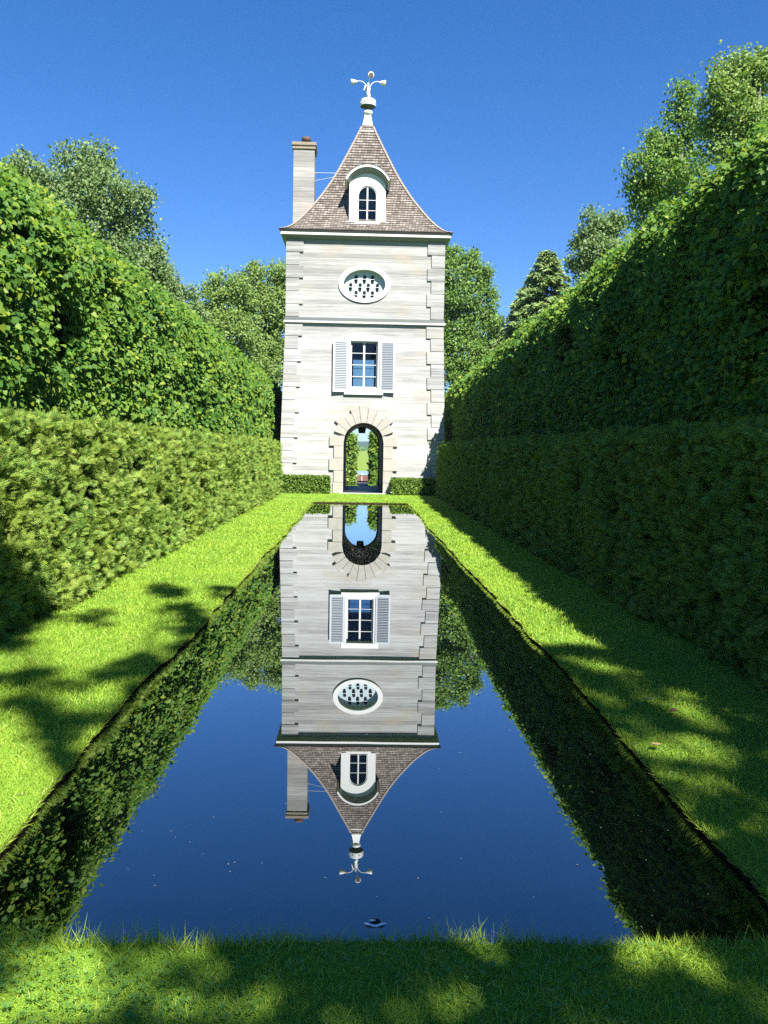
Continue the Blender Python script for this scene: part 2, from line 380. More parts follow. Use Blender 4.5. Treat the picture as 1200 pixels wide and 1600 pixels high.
# ------------------------------------------------------------------ ground, lawn, pool
G = 0.075
def edge_l(y): return -1.475+.05*float(vnoise(np.array([0.3, y*.55, 1.0])))+.022*float(vnoise(np.array([0.7, y*3.1, 3.0])))
def edge_r(y): return 1.56+.035*float(vnoise(np.array([5.3, y*.5, 1.0])))+.022*float(vnoise(np.array([6.7, y*3.3, 3.0])))
def edge_n(x): return 2.615+.03*float(vnoise(np.array([x*1.6, 9.1, 2.0])))+.012*float(vnoise(np.array([x*9, 9.1, 2.0])))
def edge_f(x): return 26.4+.04*float(vnoise(np.array([x*1.6, 4.1, 2.0])))
gm = MB(); gm.add([(-1880, -60, -.42), (1880, -60, -.42), (1880, 2080, -.42), (-1880, 2080, -.42)], [(0, 1, 2, 3)])
M['meadow'] = None
def meadow_mat(name, a, b, c3):
    mt, t, o = new_mat(name); p = pos(t); v = noise(t, p, .12, 5, .65); v2 = noise(t, p, 1.2, 4, .6)
    c = mix(t, a, b, ramp(t, v, [(.35, (0, 0, 0)), (.65, (1, 1, 1))])); c = mix(t, c, c3, ramp(t, v2, [(.5, (0, 0, 0)), (.75, (.7,)*3)])); princ(t, o, c, .9, .1); return mt
M['field'] = meadow_mat('field_grass', (.06, .11, .02), (.10, .15, .025), (.05, .08, .02))
M['meadow'] = meadow_mat('meadow_grass', (.10, .18, .025), (.17, .22, .04), (.21, .19, .06))
tag(gm.build('ground', M['field']), kind='structure')
lw = MB(); XW = 45
ys = [-30, -10, 0, 1.2]+list(np.arange(2.0, 27.0, .09))+[28, 31, 33, 39.2]
def bank(p, q, out):
    a = (p[0], p[1], G); b = (q[0], q[1], G); a2 = (p[0]+out[0], p[1]+out[1], -.3); b2 = (q[0]+out[0], q[1]+out[1], -.3)
    lw.cur = 1; lw.add([a, b, b2, a2], [(0, 1, 2, 3)]); lw.cur = 0
for y0, y1 in zip(ys[:-1], ys[1:]):
    c0, c1 = edge_l(min(max(y0, 2.6), 26.5)), edge_l(min(max(y1, 2.6), 26.5)); d0, d1 = edge_r(min(max(y0, 2.6), 26.5)), edge_r(min(max(y1, 2.6), 26.5))
    lw.add([(-XW, y0, G), (c0, y0, G), (c1, y1, G), (-XW, y1, G)], [(0, 1, 2, 3)])
    lw.add([(d0, y0, G), (XW, y0, G), (XW, y1, G), (d1, y1, G)], [(0, 1, 2, 3)])
    if y0 > 1.9 and y1 < 27.1: bank((c0, y0), (c1, y1), (-.03, 0)); bank((d0, y0), (d1, y1), (.03, 0))
xl, xr = edge_l(2.6), edge_r(2.6)
xs = list(np.linspace(xl, xr, 70))
for x0, x1 in zip(xs[:-1], xs[1:]):
    lw.add([(x0, -30, G), (x1, -30, G), (x1, edge_n(x1), G), (x0, edge_n(x0), G)], [(0, 1, 2, 3)]); bank((x0, edge_n(x0)), (x1, edge_n(x1)), (0, -.03))
xl2, xr2 = edge_l(26.5), edge_r(26.5); xs = list(np.linspace(xl2, xr2, 50))
for x0, x1 in zip(xs[:-1], xs[1:]):
    lw.add([(x0, edge_f(x0), G), (x1, edge_f(x1), G), (x1, 39.2, G), (x0, 39.2, G)], [(0, 1, 2, 3)]); bank((x0, edge_f(x0)), (x1, edge_f(x1)), (0, .03))
lw.cur = 1; lw.add([(-XW, 39.2, G), (XW, 39.2, G), (XW, 39.6, -.5), (-XW, 39.6, -.5)], [(0, 1, 2, 3)])
tag(lw.build('lawn', [M['lawn'], M['soil']]), kind='structure')
WZ = .04; wt = MB()
wt.add([(-1.75, 2.3, WZ), (1.85, 2.3, WZ), (1.85, 26.9, WZ), (-1.75, 26.9, WZ)], [(0, 1, 2, 3)])
tag(wt.build('pool_water', M['water']), kind='structure')

# ------------------------------------------------------------------ tower
TX, YF, TD = .09, 32.3, 6.1
YC = YF+TD/2
YB = YF+TD
ZB = 6.62                                     # top of the battered lower storey
def bat(z): return .2*(1-z/ZB) if z < ZB else 0.0
def FR(u, z, v): return (TX+u, YF-bat(z)-v, z)          # front face, v outwards
def BK(u, z, v): return (TX-u, YB+bat(z)+v, z)          # rear face
HW = 2.98
def hw(z): return HW+bat(z)
T = empty('garden_tower', (TX, YC, G))
tag(T, 'tall whitewashed timber garden tower with arched passage, flared shingle roof and chimney', 'tower')
def arc(cx, cz, r, a0, a1, n, rz=None):
    rz = rz or r
    return [(cx+r*math.cos(a0+(a1-a0)*i/n), cz+rz*math.sin(a0+(a1-a0)*i/n)) for i in range(n+1)]
AHW, ASP = .77, 2.03; ACX = .03
ZWB, ZWT, WHW = 4.14, 5.93, .53
def fill_wall(loops, fn, name, z_split=None):
    """flat wall with openings: boundary loops in (u,z) filled with triangles"""
    bm = bmesh.new()
    for lp in loops:
        vs = [bm.verts.new((u, z, 0)) for u, z in lp]
        for i in range(len(vs)): bm.edges.new((vs[i], vs[(i+1) % len(vs)]))
    bmesh.ops.triangle_fill(bm, use_beauty=True, use_dissolve=False, edges=bm.edges[:])
    out = MB(); bm.verts.ensure_lookup_table()
    idx = {v: i for i, v in enumerate(bm.verts)}
    out.add([fn(v.co.x, v.co.y, 0) for v in bm.verts], [tuple(idx[v] for v in f.verts) for f in bm.faces]); bm.free(); return out
arch_pts = [(ACX+AHW, G-.05)]+arc(ACX, ASP, AHW, 0, PI, 24)+[(ACX-AHW, G-.05)]
OV = (-.03, 8.09)
for fn, rear in ((FR, False), (BK, True)):
    zt = 9.86
    lower = [(-hw(G-.05), G-.05), (-hw(2), 2.0), (-HW, ZB), (HW, ZB), (hw(2), 2.0), (hw(G-.05), G-.05)]+arch_pts
    wb = fill_wall([lower, [(-WHW, ZWB), (WHW, ZWB), (WHW, ZWT), (-WHW, ZWT)]], fn, 'w')
    if not rear:
        u2 = fill_wall([[(-HW, ZB), (HW, ZB), (HW, zt), (-HW, zt)], arc(OV[0], OV[1], .80, 0, 2*PI, 48, .55)[:-1]], fn, 'w')
    else:
        u2 = fill_wall([[(-HW, ZB), (HW, ZB), (HW, zt), (-HW, zt)]], fn, 'w')
    wb.add(u2.v, u2.f)
    tk = -.32                                 # thickness seen in the window reveal
    for (a, b) in (((-WHW, ZWB), (WHW, ZWB)), ((WHW, ZWB), (WHW, ZWT)), ((WHW, ZWT), (-WHW, ZWT)), ((-WHW, ZWT), (-WHW, ZWB))):
        wb.add([fn(*a, 0), fn(*b, 0), fn(*b, tk), fn(*a, tk)], [(0, 1, 2, 3)])
    wb.build('wall', M['siding'], T)
for sx in (-1, 1):
    wb = MB()
    for za, zb in ((G-.05, 2.0), (2.0, ZB), (ZB, 9.86)):
        wb.add([(TX+sx*hw(za), YF-bat(za), za), (TX+sx*hw(za), YB+bat(za), za), (TX+sx*hw(zb), YB+bat(zb), zb), (TX+sx*hw(zb), YF-bat(zb), zb)], [(0, 1, 2, 3)])
    wb.build('wall', M['siding'], T)
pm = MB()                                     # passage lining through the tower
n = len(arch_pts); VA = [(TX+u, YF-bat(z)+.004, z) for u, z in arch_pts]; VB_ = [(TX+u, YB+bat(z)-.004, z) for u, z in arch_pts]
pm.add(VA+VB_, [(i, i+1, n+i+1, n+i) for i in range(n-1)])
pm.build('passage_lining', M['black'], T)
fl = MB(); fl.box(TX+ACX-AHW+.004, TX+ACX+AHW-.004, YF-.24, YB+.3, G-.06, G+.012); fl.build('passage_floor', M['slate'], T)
sk = MB(); sk.box(TX+ACX-.9, TX+ACX+.9, YF-.42, YF-.245, G-.06, G+.03); sk.build('threshold', M['quoin'], T)
fr = MB(); fr.box(TX-2.9, TX+2.9, YF+.1, YB-.1, 3.45, 3.6); fr.box(TX-2.9, TX+2.9, YF+.1, YB-.1, 6.35, 6.5); fr.box(TX-2.9, TX+2.9, YF+.6, YB-.1, 9.3, 9.4); fr.build('interior_floor', M['plaster'], T)
# quoins
ROW = .4865
def quoin(sx, front, zt, zb, long):
    q = MB(); L = .61 if long else .455; Ls = .455 if long else .61
    p = .055; g = .008
    vs = []
    for z in (zb+g, zt-g):
        x0 = sx*(hw(z)+p); x1 = sx*(hw(z)-L); yf = (YF-bat(z)-p) if front else (YB+bat(z)+p); yb = (YF-bat(z)+Ls) if front else (YB+bat(z)-Ls)
        vs += [(TX+x0, yf, z), (TX+x1, yf, z), (TX+x1, yb, z), (TX+x0, yb, z)]
    q.add(vs, [(0, 1, 2, 3), (4, 5, 6, 7), (0, 1, 5, 4), (1, 2, 6, 5), (2, 3, 7, 6), (3, 0, 4, 7)])
    q.build('quoin', M['quoin'], T, bevel=.008)
for sx in (-1, 1):
    for front in (True, False):
        for i in range(6): quoin(sx, front, 9.72-i*.4875, 9.72-(i+1)*.4875, i % 2 == 0)
        zt = 6.56; i = 0
        while zt > G+.05:
            zb = max(G, zt-ROW); quoin(sx, front, zt, zb, i % 2 == 0); zt = zb; i += 1
# belt course
def band(name, mat, z0, z1, p0, p1):
    """a moulding right round the tower; p0 = projection at the bottom, p1 at the top"""
    b = MB(); vs = []
    for z, p in ((z0, p0), (z1, p1)):
        for dx, dy in ((-1, -1), (1, -1), (1, 1), (-1, 1)):
            vs.append((TX+dx*(HW+p), YC+dy*(TD/2+p), z))
    vs2 = []
    for z in (z0, z1):
        for dx, dy in ((-1, -1), (1, -1), (1, 1), (-1, 1)): vs2.append((TX+dx*(HW-.05), YC+dy*(TD/2-.05), z))
    fs = []
    for i in range(4):
        j = (i+1) % 4; fs += [(i, j, 4+j, 4+i), (i, 8+i, 8+j, j), (4+i, 4+j, 12+j, 12+i)]
    b.add(vs+vs2, fs); return b.build(name, mat, T)
band('belt_fillet', M['white'], 6.585, 6.655, .115, .125)
band('belt_course', M['moulding'], 6.657, 6.79, .115, .06)
band('eave_shade_band', M['soffit'], 9.68, 9.80, .02, .03)  # grey band painted in for the eave's shade on the wall top
# eaves
def eave():
    prof = [(.045, 9.725), (.235, 9.845), (.245, 9.845), (.245, 9.945)]
    for nm, mt, seq in (('soffit', M['soffit'], prof[:2]), ('fascia', M['white'], prof[1:]), ('gutter', M['lead'], [(.262, 9.947), (.30, 10.02), (.26, 10.045), (-.1, 10.05)])):
        b = MB(); vs = []; fs = []
        for p, z in seq:
            for dx, dy in ((-1, -1), (1, -1), (1, 1), (-1, 1)): vs.append((TX+dx*(HW+p), YC+dy*(TD/2+p), z))
        for k in range(len(seq)-1):
            for i in range(4): j = (i+1) % 4; fs.append((4*k+i, 4*k+j, 4*k+4+j, 4*k+4+i))
        if nm == 'gutter': b.add([(TX+dx*(HW+p), YC+dy*(TD/2+p), 9.946) for p in (.2, .262) for dx, dy in ((-1, -1), (1, -1), (1, 1), (-1, 1))], [(i, (i+1) % 4, 4+(i+1) % 4, 4+i) for i in range(4)])
        b.add(vs, fs); b.build(nm, mt, T)
eave()
# roof: four bell-cast faces in saw-tooth courses
PZ = [10.03, 10.13, 10.34, 10.62, 10.93, 11.70, 12.68, 13.78, 14.69, 15.10]
PW = [3.27, 3.02, 2.77, 2.53, 2.30, 1.79, 1.255, .755, .36, .21]
tt = np.linspace(0, len(PZ)-1, 400); PZa = np.array(PZ); PWa = np.array(PW)
def cr_interp(a, t):
    i = np.clip(t.astype(int), 0, len(a)-2); f = t-i
    p0 = a[np.maximum(i-1, 0)]; p1 = a[i]; p2 = a[i+1]; p3 = a[np.minimum(i+2, len(a)-1)]
    return .5*((2*p1)+(-p0+p2)*f+(2*p0-5*p1+4*p2-p3)*f*f+(-p0+3*p1-3*p2+p3)*f**3)
zz = cr_interp(PZa, tt); ww = cr_interp(PWa, tt); ss = np.concatenate([[0], np.cumsum(np.hypot(np.diff(zz), np.diff(ww)))])
NC = 46; sc_ = np.linspace(0, ss[-1], NC+1); zc = np.interp(sc_, ss, zz); wc = np.interp(sc_, ss, ww)
def roof_w(z): return float(np.interp(z, zz, ww))
YR = YC-TD/2+2.98                            # the pyramid stands square on the walls
RY = TD/2-HW
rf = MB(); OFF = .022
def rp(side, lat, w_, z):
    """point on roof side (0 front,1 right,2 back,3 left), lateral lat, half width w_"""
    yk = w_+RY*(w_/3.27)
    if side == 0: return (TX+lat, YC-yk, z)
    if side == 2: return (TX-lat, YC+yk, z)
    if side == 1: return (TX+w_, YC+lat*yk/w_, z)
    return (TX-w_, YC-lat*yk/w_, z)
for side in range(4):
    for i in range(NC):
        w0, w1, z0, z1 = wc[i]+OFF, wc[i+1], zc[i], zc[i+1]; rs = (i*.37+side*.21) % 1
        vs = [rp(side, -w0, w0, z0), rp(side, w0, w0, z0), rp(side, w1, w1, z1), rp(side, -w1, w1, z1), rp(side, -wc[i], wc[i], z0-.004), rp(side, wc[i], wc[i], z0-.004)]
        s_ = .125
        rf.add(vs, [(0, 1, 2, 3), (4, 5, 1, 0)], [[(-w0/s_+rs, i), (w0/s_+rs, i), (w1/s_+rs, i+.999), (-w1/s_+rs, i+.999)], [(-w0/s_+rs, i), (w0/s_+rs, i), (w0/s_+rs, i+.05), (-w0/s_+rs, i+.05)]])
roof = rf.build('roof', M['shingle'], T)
for k, (s1, s2) in enumerate(((3, 0), (0, 1), (1, 2), (2, 3))):
    hb = MB()
    for i in range(NC-1):
        w0, w1, z0, z1 = wc[i]+OFF+.03, wc[i+1]+.022, zc[i]+.004, zc[i+1]+.03; e = .085
        a = rp(s1, w0, w0, z0); b = rp(s1, w1, w1, z1); c = rp(s1, w0-e, w0, z0); d = rp(s1, max(w1-e, 0), w1, z1); f = rp(s2, -w0+e, w0, z0); g = rp(s2, -max(w1-e, 0), w1, z1)
        a0 = rp(s1, wc[i], wc[i], z0-.01); c0 = rp(s1, wc[i]-e, wc[i], z0-.01); f0 = rp(s2, -wc[i]+e, wc[i], z0-.01)
        hb.add([a, b, c, d, f, g, a0, c0, f0], [(2, 0, 1, 3), (0, 4, 5, 1), (7, 6, 0, 2), (6, 8, 4, 0)])
    hb.build('hip_cap', M['hip'], roof)
sp = MB()
zs = [14.80, 15.0, 15.2, 15.4, 15.56]; wsq = [.34, .245, .185, .145, .125]
vs = []; fs = []
for z, q in zip(zs, wsq):
    for dx, dy in ((-1, -1), (1, -1), (1, 1), (-1, 1)): vs.append((TX+dx*q, YC+dy*q, z))
for k in range(len(zs)-1):
    for i in range(4): j = (i+1) % 4; fs.append((4*k+i, 4*k+j, 4*k+4+j, 4*k+4+i))
sp.add(vs, fs); spire = sp.build('spire_cap', M['lip'], T)
FC = (TX, YC, 0)
b = MB(); b.lathe([(.10, 15.55), (.185, 15.57), (.20, 15.63), (.19, 15.70), (.10, 15.73), (.09, 15.75)], FC, 20); b.build('neck_ring', M['lip'], spire, True)
b = MB(); b.lathe([(.09, 15.74), (.11, 15.80), (.20, 15.86), (.31, 15.90)], FC, 24); b.build('bowl', M['moulding'], spire, True)
b = MB(); b.lathe([(.315, 15.895), (.325, 15.92), (.318, 16.13), (.30, 16.155), (.13, 16.20), (.09, 16.28), (.06, 16.30)], FC, 24)
for k in range(8):
    q = 2*PI*(k+.5)/8; b.lathe([(.0, .0), (.025, .01), (.025, .03), (0, .045)], (FC[0]+.335*math.cos(q), FC[1]+.335*math.sin(q), 16.0), 8)
b.build('drum', M['lip'], spire, False)
b = MB(); b.lathe([(.06, 16.28), (.105, 16.30), (.11, 16.34), (.085, 16.38), (.07, 16.50), (.085, 16.62), (.06, 16.70), (.03, 16.74), (.05, 16.79), (.045, 16.84), (.0, 16.87)], FC, 14)
for sg in (-1,):
    b.tube([(TX+sg*.06, YC-.04, 16.72), (TX+sg*.13, YC-.06, 16.69), (TX+sg*.16, YC-.07, 16.56), (TX+sg*.20, YC-.08, 16.50)], [.03, .028, .022, .03], 7)
b.build('vane_figure', M['lip'], spire, True)
def vane_arm(q):
    b = MB(); dx, dy = math.cos(q), math.sin(q)
    P_ = [(.03, 16.58), (.07, 16.70), (.14, 16.82), (.24, 16.90), (.36, 16.925), (.46, 16.90)]
    b.tube([(TX+r*dx, YC+r*dy, z) for r, z in P_], [.02, .018, .016, .015, .016, .026], 7)
    m_ = Matrix.Rotation(q, 3, 'Z') @ Matrix.Rotation(PI/2+.12, 3, 'Y')
    b.lathe([(.03, -.01), (.06, .06), (.10, .16), (.125, .26), (.09, .27), (.0, .2)], (TX+.45*dx, YC+.45*dy, 16.90), 12, m_)
    arm = b.build('vane_arm', M['lip'], spire, True)
    b = MB(); b.lathe([(.095, .2735), (.05, .276), (0, .277)], (TX+.45*dx, YC+.45*dy, 16.90), 12, m_); b.build('cup_shade_disc', M['rust'], arm)  # dark disc over the cup opening, standing in for the shade inside
for q in (0.06, PI-.04, -PI/2+.15, PI/2): vane_arm(q)
# chimney, a part of the tower
c0, c1, d0, d1 = -2.92, -2.06, YC-.42, YC+.42
b = MB(); b.box(c0, c1, d0, d1, 10.2, 13.98); ch = b.build('chimney', M['chimney'], T)
b = MB(); b.box(c0-.05, c1+.05, d0-.05, d1+.05, 13.98, 14.06); b.box(c0-.03, c1+.03, d0-.03, d1+.03, 14.06, 14.12); b.box(c0-.07, c1+.07, d0-.07, d1+.07, 14.12, 14.25); b.build('chimney_cap', M['capstone'], ch, bevel=.012)
b = MB(); cx, cy = (c0+c1)/2+.06, YC; b.lathe([(.14, 14.24), (.15, 14.40), (.20, 14.42), (.20, 14.56), (.17, 14.58), (.0, 14.56)], (cx, cy, 0), 16); b.build('flue_pot', M['rust'], ch, True)
for z0, z1 in ((13.12, 13.0), (12.80, 12.88)):
    b = MB(); b.tube([(c1, YC-.2, z0), (TX-roof_w(z1)*.97, YC-.6, z1)], .011, 5); b.build('stay_wire', M['lip'], ch)
# dormer
DV = -.40
def arched(cx, z0, half, zsp, zt, n=16):
    """bottom right, up, over the segmental arc, down to bottom left"""
    sag = zt-zsp; R = (half*half+sag*sag)/(2*sag); cz = zt-R; a0 = math.asin(max(-1, min(1, (zsp-cz)/R)))
    return [(cx+half, z0)]+arc(cx, cz, R, a0, PI-a0, n)+[(cx-half, z0)]
dc = .03
b = MB(); body = arched(dc, 10.30, .70, 11.95, 12.36); win = arched(dc, 10.56, .375, 11.52, 11.895)
b.ring(body, win, -2.3, DV, FR); dm = b.build('dormer', M['white'], T)
b = MB(); b.box(dc-.83, dc-.70, -.6+DV, DV+.05, 10.30, 10.53, lambda u, v, z: FR(u, z, v)); b.box(dc+.70, dc+.83, -.6+DV, DV+.05, 10.30, 10.53, lambda u, v, z: FR(u, z, v))
b.box(dc-.83, dc+.83, -.6+DV, DV+.045, 10.24, 10.40, lambda u, v, z: FR(u, z, v)); b.box(dc-.50, dc+.50, DV-.1, DV+.09, 10.42, 10.535, lambda u, v, z: FR(u, z, v)); b.build('dormer_base', M['white'], dm, bevel=.006)
b = MB(); ho = arched(dc, 12.03, .85, 12.06, 12.62)[1:-1]; hi = arched(dc, 12.00, .785, 12.03, 12.525)[1:-1]
b.ring(ho, hi, -2.3, -.14, FR, closed=False); hood = b.build('dormer_hood', M['white'], dm)
b = MB(); ho2 = arched(dc, 12.0, .872, 12.05, 12.645)[1:-1]; b.ring(ho2, ho, -2.3, -.125, FR, closed=False); b.build('hood_flashing', M['lead'], hood)
b = MB(); bd = arched(dc, 11.9, .702, 11.93, 12.362)[1:-1]; nn = len(bd)
b.add([FR(u, z, -.144) for u, z in hi]+[FR(u, z, DV+.003) for u, z in bd], [(i, i+1, nn+i+1, nn+i) for i in range(nn-1)]); b.build('hood_soffit', M['soffit'], hood, True)
def casement(name, parent, loop_o, loop_i, v0, v1, mull, rails, gl_v, mat):
    """one glazed frame: frame ring, mullion and bars, and its panes"""
    b = MB(); b.ring(loop_o, loop_i, v0, v1, FR); o = b.build(name, mat, parent)
    b = MB()
    for (u0, u1, z0, z1) in mull: b.box(u0, u1, v0, v1-.004, z0, z1, lambda u, v, z: FR(u, z, v))
    b.build('mullion', mat, o) if parent is not T else b.build('mullion', mat, o)
    b = MB()
    for (u0, u1, z0, z1) in rails: b.box(u0, u1, v0+.006, v1-.012, z0, z1, lambda u, v, z: FR(u, z, v))
    b.build('glazing_bar', M['shutter'], o)
    b = MB(); b.add([FR(u, z, gl_v) for u, z in loop_i], [tuple(range(len(loop_i)))]); b.build('pane', M['glass'], o)
    return o
wo_ = arched(dc, 10.54, .40, 11.52, 11.92); wi_ = arched(dc, 10.60, .335, 11.52, 11.855)
b = MB(); b.ring(wo_, wi_, DV-.10, DV-.03, FR); dw = b.build('dormer_window', M['white'], dm)
b.v = []; b = MB(); b.box(dc-.026, dc+.026, DV-.1, DV-.045, 10.60, 11.85, lambda u, v, z: FR(u, z, v))
for zr in (10.98, 11.37): b.box(dc-.33, dc+.33, DV-.09, DV-.06, zr-.009, zr+.009, lambda u, v, z: FR(u, z, v))
b.build('glazing_bars', M['white'], dw)
b = MB(); b.add([FR(u, z, DV-.085) for u, z in wi_], [tuple(range(len(wi_)))]); b.build('pane', M['glass'], dw)
b = MB(); b.box(dc-.6, dc+.6, -2.2, -.9, 10.4, 12.2, lambda u, v, z: FR(u, z, v)); b.build('dormer_interior', M['plaster'], dm)
# oval window with pigeon holes
b = MB(); oo = arc(OV[0], OV[1], .99, 0, 2*PI, 56, .70)[:-1]; oi = arc(OV[0], OV[1], .80, 0, 2*PI, 56, .55)[:-1]
b.ring(oo, oi, -.2, .055, FR); ovo = b.build('oval_window', M['white'], T)
b = MB(); b.add([FR(u, z, -.17) for u, z in arc(OV[0], OV[1], .82, 0, 2*PI, 56, .57)[:-1]], [tuple(range(56))]); pan = b.build('pigeon_panel', M['panel'], ovo)
for row, (zr, xs_) in enumerate(((8.33, (-.32, 0.0, .31)), (8.03, (-.53, -.165, .145, .50)), (7.74, (-.32, 0.0, .31)))):
    for xq in xs_:
        h = MB(); cxh = OV[0]+xq
        h.add([FR(u, z, -.166) for u, z in arc(cxh, zr+.07, .062, 0, PI, 10)+arc(cxh-.012, zr-.14, .058, PI, 2*PI, 10)], [tuple(range(22))])  # flat dark shape on the uncut panel stands in for the hole's shade
        hole = h.build('pigeon_hole', M['hole'], ovo)
        h = MB(); h.box(cxh-.065, cxh+.065, -.17, -.12, zr-.04, zr-.018, lambda u, v, z: FR(u, z, v)); h.build('perch', M['panel'], ovo)
# first-floor windows, front and rear
def sash_window(fn, front):
    loop = lambda e: [(WHW-e, ZWB+e), (WHW-e, ZWT-e), (-WHW+e, ZWT-e), (-WHW+e, ZWB+e)]
    b = MB(); b.ring(loop(-.004), loop(.055), -.17, -.09, fn); o = b.build('window_frame', M['white'] if front else M['lip'], T)
    b = MB(); b.box(-.034, .034, -.165, -.085, ZWB+.05, ZWT-.05, lambda u, v, z: fn(u, z, v)); b.build('mullion', M['white'] if front else M['lip'], o)
    zr = [ZWB+(ZWT-ZWB)*k/4 for k in (1, 2, 3)]
    for z in zr:
        b = MB(); b.box(-.48, .48, -.15, -.11, z-.010, z+.010, lambda u, v, zq: fn(u, zq, v)); b.build('glazing_bar', M['white'], o)
    b = MB(); b.add([fn(u, z, -.135) for u, z in loop(.05)], [(0, 1, 2, 3)]); b.build('pane', M['glass'], o)
    if not front: return
    b = MB(); b.box(-.74, .74, .0, .05, ZWT, ZWT+.20, lambda u, v, z: fn(u, z, v)); b.build('window_lintel', M['white'], o, bevel=.006)
    for ua, ub in ((-.60, -WHW), (WHW, .60)):
        b = MB(); b.box(ua, ub, .0, .04, ZWB, ZWT, lambda u, v, z: fn(u, z, v)); b.build('window_casing', M['white'], o)
    b = MB(); b.box(-.75, .75, -.17, .10, ZWB-.26, ZWB-.10, lambda u, v, z: fn(u, z, v)); b.box(-.60, .60, -.17, .06, ZWB-.10, ZWB, lambda u, v, z: fn(u, z, v)); b.build('window_sill', M['white'], o, bevel=.006)
sash_window(FR, True); sash_window(BK, False)
def shutter(sg):
    u0, u1 = (-1.19, -.605) if sg < 0 else (.605, 1.19); z0, z1 = 3.97, 5.93
    def fn(u, z, v):                      # hinged beside the window, the free edge stands a little off the wall
        k = (abs(u)-.605)/.585; return FR(u, z, v+.05+.05*k)
    b = MB(); e = .075
    b.ring([(u1, z0), (u1, z1), (u0, z1), (u0, z0)], [(u1-e, z0+e+.03), (u1-e, z1-e), (u0+e, z1-e), (u0+e, z0+e+.03)], 0, .045, fn); o = b.build('shutter', M['shutter_frame'], T)
    b = MB(); nS = 27
    for k in range(nS):
        za = z0+.12+(z1-z0-.21)*k/nS; dz = (z1-z0-.21)/nS
        b.add([fn(u0+e-.01, za, .038), fn(u1-e+.01, za, .038), fn(u1-e+.01, za+dz*1.15, .006), fn(u0+e-.01, za+dz*1.15, .006), fn(u0+e-.01, za-.008, .034), fn(u1-e+.01, za-.008, .034)], [(0, 1, 2, 3), (4, 5, 1, 0)])
    b.build('louvres', M['shutter'], o)
shutter(-1); shutter(1)
# rusticated arch: jamb blocks and voussoirs, front; keystone on the rear
zs_ = [2.30, 1.90, 1.43, .96, .50, G]
for fn, rear in ((FR, False), (BK, True)):
    for sg in (-1, 1):
        for k in range(5):
            L = .545 if k % 2 == 0 else .37
            if k == 4: L = .40
            z1, z0 = zs_[k]-.006, zs_[k+1]+.006
            if k == 0:
                a = .33; pin = (ACX+sg*math.sqrt(AHW**2-(z1-ASP)**2), z1); pts = [pin, (ACX+sg*(AHW+L), z1), (ACX+sg*(AHW+L), z0)]+[(ACX+sg*AHW, z0), (ACX+sg*AHW, ASP)]
            else: pts = [(ACX+sg*AHW, z1), (ACX+sg*(AHW+L), z1), (ACX+sg*(AHW+L), z0), (ACX+sg*AHW, z0)]
            b = MB(); b.prism(pts, -.1, .085, fn); b.build('jamb_block', M['vous'], T, bevel=.006)
    a0 = math.asin((2.30-ASP)/AHW); nV = 9
    for k in range(nV):
        qa = a0+(PI-2*a0)*k/nV; qb = a0+(PI-2*a0)*(k+1)/nV; g = .006
        Lr = 1.44 if k == 4 else (1.22, 1.40, 1.22, 1.38)[k if k < 4 else 8-k]
        r0 = AHW
        pts = arc(ACX, ASP, r0, qa+g/r0, qb-g/r0, 4)+[(ACX+Lr*math.cos(qb-g/Lr), ASP+Lr*math.sin(qb-g/Lr)), (ACX+Lr*math.cos(qa+g/Lr), ASP+Lr*math.sin(qa+g/Lr))]
        pr = .115 if k == 4 else .09
        b = MB(); b.prism(pts, -.1, pr, fn); b.build('keystone' if k == 4 else 'voussoir', M['vous'], T, bevel=.006)
b = MB(); b.prism([(ACX-.15, 2.54), (ACX+.15, 2.54), (ACX+.22, 2.95), (ACX-.22, 2.95)], -.45, -.02, BK); b.build('keystone', M['moulding'], T, bevel=.01)  # its shade is put into the colour, darker than the other blocks
